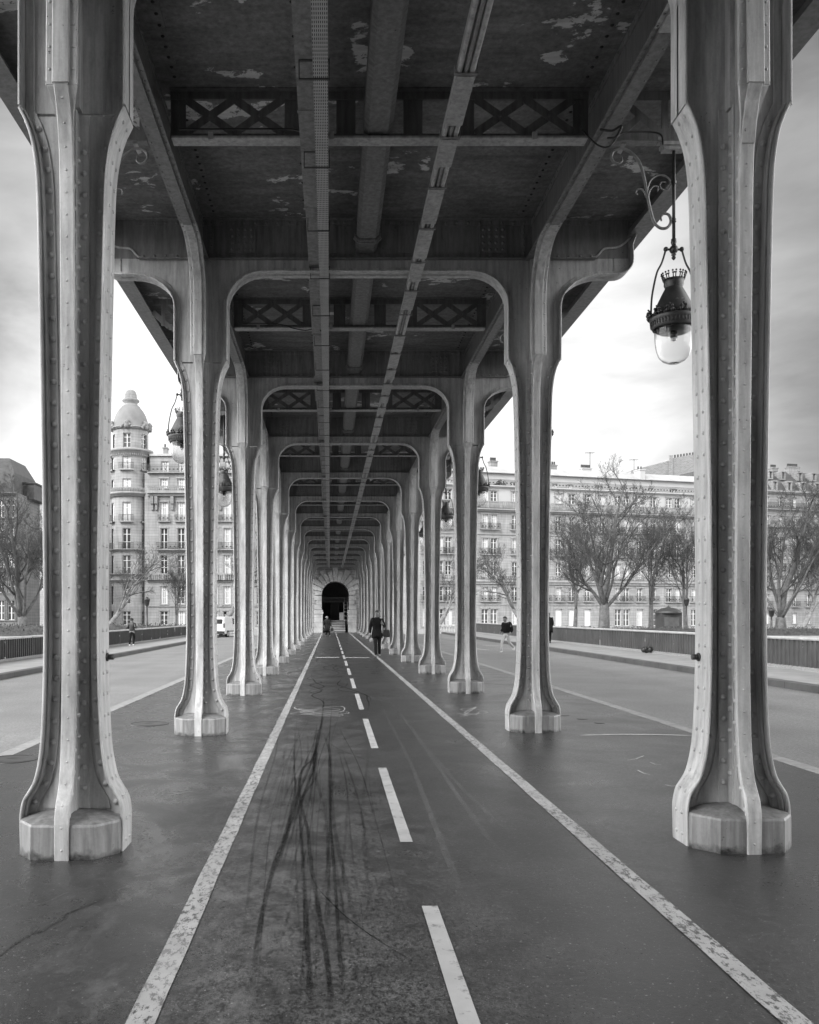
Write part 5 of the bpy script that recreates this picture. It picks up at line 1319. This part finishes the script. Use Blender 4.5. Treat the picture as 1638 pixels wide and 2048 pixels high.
def person(loc, rz, label, J, coat, trous, shoe, hair, coat_len, hairstyle='short', group=None, scale=1.0, coat_w=1.0):
    """J: joint positions facing -Y; x to the image right"""
    t = thing('person', loc, label, 'person', group, rz); t.scale = (scale,) * 3
    names = ['pelvis', 'waist', 'chest', 'neck', 'headb', 'headm', 'headt']
    v = [J[n] for n in names]; r = [(.15, .11), (.125, .095), (.16, .105), .055, (.062, .07), (.078, .095), (.06, .07)]
    e = [(i, i + 1) for i in range(6)]
    def add(p, rad, par): v.append(p); r.append(rad); e.append((par, len(v) - 1)); return len(v) - 1
    hd = (J['face']).normalized(); hm = J['headm']; side = hd.cross(V(0, 0, 1)).normalized()
    nose = add(hm + hd * .112 - V(0, 0, .02), .014, 5)
    for s_ in (1, -1): add(hm + side * .088 * s_ - V(0, 0, .01), (.012, .02), 5)
    for s_ in ('L', 'R'):
        a = add(J['sh' + s_], .06, 2); b = add(J['el' + s_], .044, a); c = add(J['wr' + s_], .03, b)
        d = (J['wr' + s_] - J['el' + s_]).normalized(); p = add(J['wr' + s_] + d * .07, (.038, .02), c)
        o = d.orthogonal().normalized(); o2 = d.cross(o)
        for k, (off, ln) in enumerate(((-.028, .075), (-.01, .085), (.01, .08), (.028, .06))):
            f1 = add(J['wr' + s_] + d * (.10 + ln * .35) + o * off + o2 * .004, .009, p); add(J['wr' + s_] + d * (.10 + ln) + o * off * 1.1 + o2 * .022, .008, f1)
        th = add(J['wr' + s_] + d * .07 + o * .05 + o2 * .01, .011, c); add(J['wr' + s_] + d * .115 + o * .062 + o2 * .02, .009, th)
        a = add(J['hip' + s_], .085, 0); b = add(J['kn' + s_], .055, a); c = add(J['an' + s_], .036, b); add(J['toe' + s_], (.035, .028), c)
    skin_mesh('body', v, e, r, SKIN, t)
    # eyes and mouth as small dark features
    fc = MB()
    for s_ in (1, -1): fc.sphere(tuple(hm + hd * .088 + side * .032 * s_ + V(0, 0, .012)), .012, n=8, m=6)
    fc.sphere(tuple(hm + hd * .088 - V(0, 0, .065)), .02, .012, .006, 8, 6); fc.build('face_features', HAIRD, t)
    # coat: torso and sleeves
    v = [J['pelvis'], J['waist'], J['chest'], J['chest'].lerp(J['neck'], .45), J['chest'].lerp(J['neck'], .95)]; w = coat_w; r = [(.19 * w, .145 * w), (.17 * w, .13 * w), (.20 * w, .15 * w), (.17 * w, .145 * w), (.085, .09)]; e = [(0, 1), (1, 2), (2, 3), (3, 4)]
    for s_ in ('L', 'R'):
        a = len(v); v += [J['sh' + s_], J['sh' + s_].lerp(J['el' + s_], .5), J['el' + s_], J['wr' + s_].lerp(J['el' + s_], .08)]; r += [.088 * w, .078 * w, .066 * w, .05 * w]; e += [(2, a), (a, a + 1), (a + 1, a + 2), (a + 2, a + 3)]
    skin_mesh('jacket', v, e, r, coat, t)
    if coat_len:
        sk = MB(); pz = J['waist'].z; n = 20; P = J['waist']; Q = J['pelvis']
        down = J.get('hem', V(Q.x, Q.y, Q.z - coat_len))
        prof = [(P, .165 * w, .12 * w), (Q, .19 * w, .15 * w), (Q.lerp(down, .5), .205 * w, .17 * w), (down, .208 * w, .18 * w), (down, .18 * w, .15 * w)]
        for (c, rx, ry) in prof:
            for k in range(n): a = 6.2832 * k / n; wv = 1 + .035 * math.sin(5 * a); sk.v.append((c.x + rx * math.cos(a) * wv, c.y + ry * math.sin(a) * wv, c.z + .02 * math.sin(3 * a)))
        for i in range(4):
            for k in range(n): k2 = (k + 1) % n; sk.f.append((i * n + k, i * n + k2, (i + 1) * n + k2, (i + 1) * n + k)); sk.sm.append(True)
        sk.build('coat_skirt', coat, t)
        cl = MB(); N_ = J['neck']; cl.lathe([(.085, -.05), (.082, .02), (.07, .03), (.07, -.03)], 16, tuple(N_)); cl.build('collar', coat, t)
    v = [J['pelvis'], J['pelvis'] - V(0, 0, .05)]; r = [(.16, .12), (.15, .115)]; e = [(0, 1)]
    for s_ in ('L', 'R'):
        a = len(v); h, k_, an = J['hip' + s_], J['kn' + s_], J['an' + s_]; v += [h, h.lerp(k_, .5), k_, k_.lerp(an, .5), an]; r += [.105, .088, .07, .064, .058]; e += [(1, a), (a, a + 1), (a + 1, a + 2), (a + 2, a + 3), (a + 3, a + 4)]
    skin_mesh('trousers', v, e, r, trous, t)
    for s_ in ('L', 'R'):
        an, to = J['an' + s_], J['toe' + s_]; d = (to - an); v = [an - d * .25 - V(0, 0, .02), an - V(0, 0, .02), an.lerp(to, .6) - V(0, 0, .01), to]; skin_mesh('shoe', v, [(0, 1), (1, 2), (2, 3)], [.04, .052, (.05, .04), (.04, .028)], shoe, t)
    hr = MB(); c = hm - hd * .018 + V(0, 0, .03)
    nl, nk = 7, 16
    for i in range(nl + 1):
        th = (math.pi * .56) * i / nl
        for k in range(nk):
            a = 2 * math.pi * k / nk; dirv = side * math.cos(a) + hd * math.sin(a); f = math.sin(a); rr_ = .098 + (.006 if f < 0 else 0); ext = th * (1.0 - .32 * max(0, f) + .15 * max(0, -f))
            q = c + (dirv * math.sin(ext) * rr_ * (1.0 if abs(f) < .5 else 1.08)) + V(0, 0, 1) * math.cos(ext) * .108; hr.v.append(tuple(q))
    for i in range(nl):
        for k in range(nk): k2 = (k + 1) % nk; hr.f.append((i * nk + k, i * nk + k2, (i + 1) * nk + k2, (i + 1) * nk + k)); hr.sm.append(True)
    if hairstyle == 'bun': q = c - hd * .09 + V(0, 0, .07); hr.sphere(tuple(q), .05)
    if hairstyle == 'long': q = c - hd * .07 - V(0, 0, .09); hr.sphere(tuple(q), .075, .06, .12)
    hr.build('hair', hair, t); return t
def base_joints(H=1.78):
    k = H / 1.78
    J = dict(pelvis=V(0, 0, .95), waist=V(0, 0, 1.10), chest=V(0, 0, 1.33), neck=V(0, .0, 1.50), headb=V(0, -.012, 1.57), headm=V(0, -.02, 1.655), headt=V(0, -.01, 1.735), face=V(0, -1, 0),
             shL=V(-.185, 0, 1.43), elL=V(-.235, .0, 1.16), wrL=V(-.25, -.06, .92), shR=V(.185, 0, 1.43), elR=V(.235, .02, 1.16), wrR=V(.245, -.05, .92),
             hipL=V(-.09, 0, .90), knL=V(-.10, -.02, .49), anL=V(-.10, .03, .09), toeL=V(-.11, -.13, .035), hipR=V(.09, 0, .90), knR=V(.10, -.02, .49), anR=V(.10, .03, .09), toeR=V(.11, -.13, .035))
    return {a: b * k if a != 'face' else b for a, b in J.items()}
# man walking towards us
x, d = ground(754, 1315.3)
J = base_joints(1.80); J.update(face=V(-.55, -.85, -.08), elR=V(.29, -.02, 1.17), wrR=V(.20, -.19, 1.30), elL=V(-.25, .02, 1.15), wrL=V(-.265, -.03, .90), knR=V(.09, .04, .50), anR=V(.10, .16, .12), toeR=V(.11, .02, .04), knL=V(-.06, -.13, .50), anL=V(-.05, -.10, .09), toeL=V(-.06, -.26, .035))
person((x, d, gz(x)), R(0), 'man in black coat and dark trousers walking along the right lane line, looking aside', J, DARKCOAT, TROU, SHOE, HAIRD, .20, coat_w=.98)
b = MB(); b.prism([(-.13, 0), (.15, -.02), (.17, .1), (.14, .26), (-.1, .27), (-.15, .12)], lambda p, q, w: (p, w, q), -.07, .07)
bo = thing('shoulder_bag', (x + .34, d + .04, gz(x) + .80), 'dark shoulder bag hanging at the hip of the man in the black coat', 'bag'); o = b.build('pouch', BAG, bo); bv = o.modifiers.new('b', 'BEVEL'); bv.width = .03; bv.segments = 2
s_ = MB(); s_.tube(smooth_path([(-.02, -.1, .26), (-.14, -.2, .45), (-.17, -.16, .62), (-.16, -.02, .69), (-.12, .1, .6), (-.02, .12, .26)], 5), .013, 6); s_.build('strap', BAG, bo)
# stooping walker near the far end
x, d = ground(655, 1273)
J = base_joints(1.62); J.update(chest=V(-.05, -.06, 1.18), neck=V(-.06, -.10, 1.34), headb=V(-.06, -.13, 1.39), headm=V(-.06, -.15, 1.46), headt=V(-.06, -.14, 1.54), face=V(.5, -.8, -.2), waist=V(-.02, -.02, 1.0), shL=V(-.22, -.06, 1.26), elL=V(-.32, -.05, 1.02), wrL=V(-.3, -.12, .82), shR=V(.12, -.06, 1.26), elR=V(.22, -.05, 1.0), wrR=V(.27, -.1, .78), hem=V(-.1, .05, .42), knR=V(.12, -.14, .46), anR=V(.16, -.08, .09), toeR=V(.2, -.2, .03))
person((x, d, gz(x)), R(10), 'pale haired person in a long dark coat walking near the far archway', J, GREYC, TROU, SHOE, HAIRL, .4, 'short', coat_w=1.22)
b = MB(); b.prism([(-.12, 0), (.14, 0), (.12, .2), (-.1, .2)], lambda p, q, w: (p, w, q), -.06, .06); hb = thing('handbag', (x + .34, d - .08, gz(x) + .44), 'dark handbag carried by the pale haired person near the archway', 'bag'); b.build('pouch', BAG, hb)
h_ = MB(); h_.tube(smooth_path([(-.07, 0, .2), (-.05, 0, .32), (.02, 0, .35), (.06, 0, .31), (.07, 0, .2)], 5), .01, 6); h_.build('handle', BAG, hb)
# woman jogging on the left pavement, seen from behind
x, d = ground(264, 1292.5, ZS)
J = base_joints(1.62); J.update(elL=V(-.27, .12, 1.08), wrL=V(-.20, -.08, 1.06), elR=V(.27, .1, 1.08), wrR=V(.2, -.1, 1.05), knL=V(-.07, -.14, .46), anL=V(-.06, -.05, .11), toeL=V(-.06, -.19, .06), knR=V(.09, .02, .44), anR=V(.1, .12, .10), toeR=V(.1, .0, .03))
person((x, d, gz(x) + ZS), R(170), 'woman in dark puffer jacket and leggings on the left pavement, back turned', J, PUFF, TROU, PSHOE, HAIRD, 0, 'bun', coat_w=1.05)
# walker with a rucksack on the right road
x, d = ground(1013, 1306, ZR)
J = base_joints(1.72); J.update(chest=V(0, -.05, 1.29), neck=V(0, -.08, 1.45), headb=V(0, -.1, 1.51), headm=V(0, -.12, 1.59), headt=V(0, -.12, 1.67), elL=V(-.25, .05, 1.1), wrL=V(-.22, -.16, 1.0), elR=V(.25, .12, 1.1), wrR=V(.23, .0, .95), knL=V(-.08, -.24, .52), anL=V(-.08, -.26, .10), toeL=V(-.08, -.42, .05), knR=V(.08, .1, .48), anR=V(.08, .45, .26), toeR=V(.08, .42, .10))
person((x, d, gz(x) + ZR), R(-50), 'walker in black jacket and light trousers striding along the right road', J, DARKCOAT, LTROU, PSHOE, HAIRD, 0, coat_w=1.15)
b = MB(); b.sphere((0, 0, 0), .16, .11, .24, 14, 10); rk = thing('rucksack', (x + .17, d + .14, gz(x) + ZR + 1.24), 'dark rucksack on the back of the walker in light trousers', 'rucksack', None, R(-50)); b.build('pouch', GREYC, rk); b = MB(); b.sphere((0, .08, -.06), .10, .07, .11, 10, 8); b.build('pocket', GREYC, rk)
# dark walker on the right pavement half hidden by the second column
x, d = ground(1097, 1287, ZS)
J = base_joints(1.74); J.update(wrL=V(-.2, -.15, 1.0), wrR=V(.22, -.15, 1.0), knL=V(-.08, -.12, .5), anL=V(-.08, -.1, .09), toeL=V(-.08, -.24, .04), anR=V(.1, .12, .1), toeR=V(.1, .0, .04))
person((x, d, gz(x) + ZS), R(160), 'walker in long black padded coat on the right pavement, half behind a column', J, DARKCOAT, TROU, SHOE, HAIRD, .3, 'long', coat_w=1.2)
# bag left at the foot of the right parapet
p = ground(1296, 1309, ZS); m = MB(); rnd = random.Random(6)
for k in range(7): m.sphere((rnd.uniform(-.16, .16), rnd.uniform(-.1, .1), rnd.uniform(.08, .2)), rnd.uniform(.08, .13), n=8, m=6)
tag(m.build('litter_bag', BAG, None, (WR - .25, 1752 * (WR - .25) / (1296 - 660), gz(WR) + ZS)), 'crumpled dark bag left at the foot of the right parapet', 'bag')

# ------------------------------------------------------------------ sky and light
w = bpy.data.worlds.new('World'); sc.world = w; w.use_nodes = True; nt = w.node_tree; bg = nt.nodes['Background']
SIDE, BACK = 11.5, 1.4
SUN_EL, SUN_AZ = 36, -148       # azimuth from straight ahead, negative to the left
sky = nt.nodes.new('ShaderNodeTexSky'); sky.sky_type = 'NISHITA'; sky.sun_disc = False; sky.sun_elevation = R(SUN_EL); sky.sun_rotation = R(SUN_AZ); sky.air_density = 1.0; sky.dust_density = 4.0; sky.ozone_density = 1
bw = nt.nodes.new('ShaderNodeRGBToBW'); nt.links.new(sky.outputs[0], bw.inputs[0])
tc_ = nt.nodes.new('ShaderNodeTexCoord'); mp_ = nt.nodes.new('ShaderNodeMapping'); mp_.inputs['Scale'].default_value = (1.2, 1.2, 3.6); nt.links.new(tc_.outputs['Generated'], mp_.inputs[0])
nz = nt.nodes.new('ShaderNodeTexNoise'); nz.inputs['Scale'].default_value = 1.7; nz.inputs['Detail'].default_value = 7; nz.inputs['Roughness'].default_value = .55; nz.inputs['Distortion'].default_value = .4; nt.links.new(mp_.outputs[0], nz.inputs['Vector'])
mr = nt.nodes.new('ShaderNodeMapRange'); mr.inputs[1].default_value = .3; mr.inputs[2].default_value = .68; mr.inputs[3].default_value = 4.0; mr.inputs[4].default_value = 14.0; nt.links.new(nz.outputs[0], mr.inputs[0])
mx = nt.nodes.new('ShaderNodeMix'); mx.data_type = 'FLOAT'; mx.inputs[0].default_value = .75; nt.links.new(bw.outputs[0], mx.inputs[2]); nt.links.new(mr.outputs[0], mx.inputs[3])
# the sky is set brighter straight ahead, duller towards the sides
dot = nt.nodes.new('ShaderNodeVectorMath'); dot.operation = 'DOT_PRODUCT'; nt.links.new(tc_.outputs['Generated'], dot.inputs[0]); dot.inputs[1].default_value = (0.02, .985, .17)
gl = nt.nodes.new('ShaderNodeMapRange'); gl.interpolation_type = 'SMOOTHSTEP'; gl.inputs[1].default_value = .87; gl.inputs[2].default_value = .985; gl.inputs[3].default_value = .35; gl.inputs[4].default_value = .95; nt.links.new(dot.outputs['Value'], gl.inputs[0])
mm = nt.nodes.new('ShaderNodeMath'); mm.operation = 'MULTIPLY'; nt.links.new(mx.outputs[0], mm.inputs[0]); nt.links.new(gl.outputs[0], mm.inputs[1])
# sky boosted on both sides, out of view, as added light for the columns
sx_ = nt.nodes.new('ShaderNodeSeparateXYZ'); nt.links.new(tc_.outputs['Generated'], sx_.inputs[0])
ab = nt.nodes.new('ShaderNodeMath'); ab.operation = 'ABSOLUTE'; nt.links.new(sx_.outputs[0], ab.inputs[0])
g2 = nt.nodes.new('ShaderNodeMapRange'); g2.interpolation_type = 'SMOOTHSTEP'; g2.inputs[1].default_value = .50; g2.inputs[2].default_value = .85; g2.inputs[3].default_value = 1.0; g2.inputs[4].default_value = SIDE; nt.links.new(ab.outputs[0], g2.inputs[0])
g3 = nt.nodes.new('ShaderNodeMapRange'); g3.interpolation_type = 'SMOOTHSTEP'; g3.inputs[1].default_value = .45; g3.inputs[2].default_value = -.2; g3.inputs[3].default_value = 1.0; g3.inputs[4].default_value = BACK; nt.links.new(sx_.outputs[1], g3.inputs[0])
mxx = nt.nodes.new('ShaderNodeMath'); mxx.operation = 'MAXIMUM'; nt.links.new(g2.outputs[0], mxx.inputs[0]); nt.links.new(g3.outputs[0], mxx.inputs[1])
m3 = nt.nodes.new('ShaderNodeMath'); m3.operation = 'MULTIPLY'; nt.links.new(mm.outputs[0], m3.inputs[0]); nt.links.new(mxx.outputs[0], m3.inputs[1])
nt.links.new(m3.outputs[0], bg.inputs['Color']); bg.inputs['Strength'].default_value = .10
sd = bpy.data.lights.new('sun', 'SUN'); so = bpy.data.objects.new('sun', sd); COL.objects.link(so); sd.energy = 3.2; sd.angle = R(30); sd.color = (1, 1, 1)
dirv = Vector((math.sin(R(SUN_AZ)) * math.cos(R(SUN_EL)), math.cos(R(SUN_AZ)) * math.cos(R(SUN_EL)), math.sin(R(SUN_EL))))
so.rotation_euler = (-dirv).to_track_quat('-Z', 'Y').to_euler()
sc.view_settings.view_transform = 'Standard'; sc.view_settings.look = 'None'; sc.view_settings.gamma = 1; sc.view_settings.exposure = 0.62
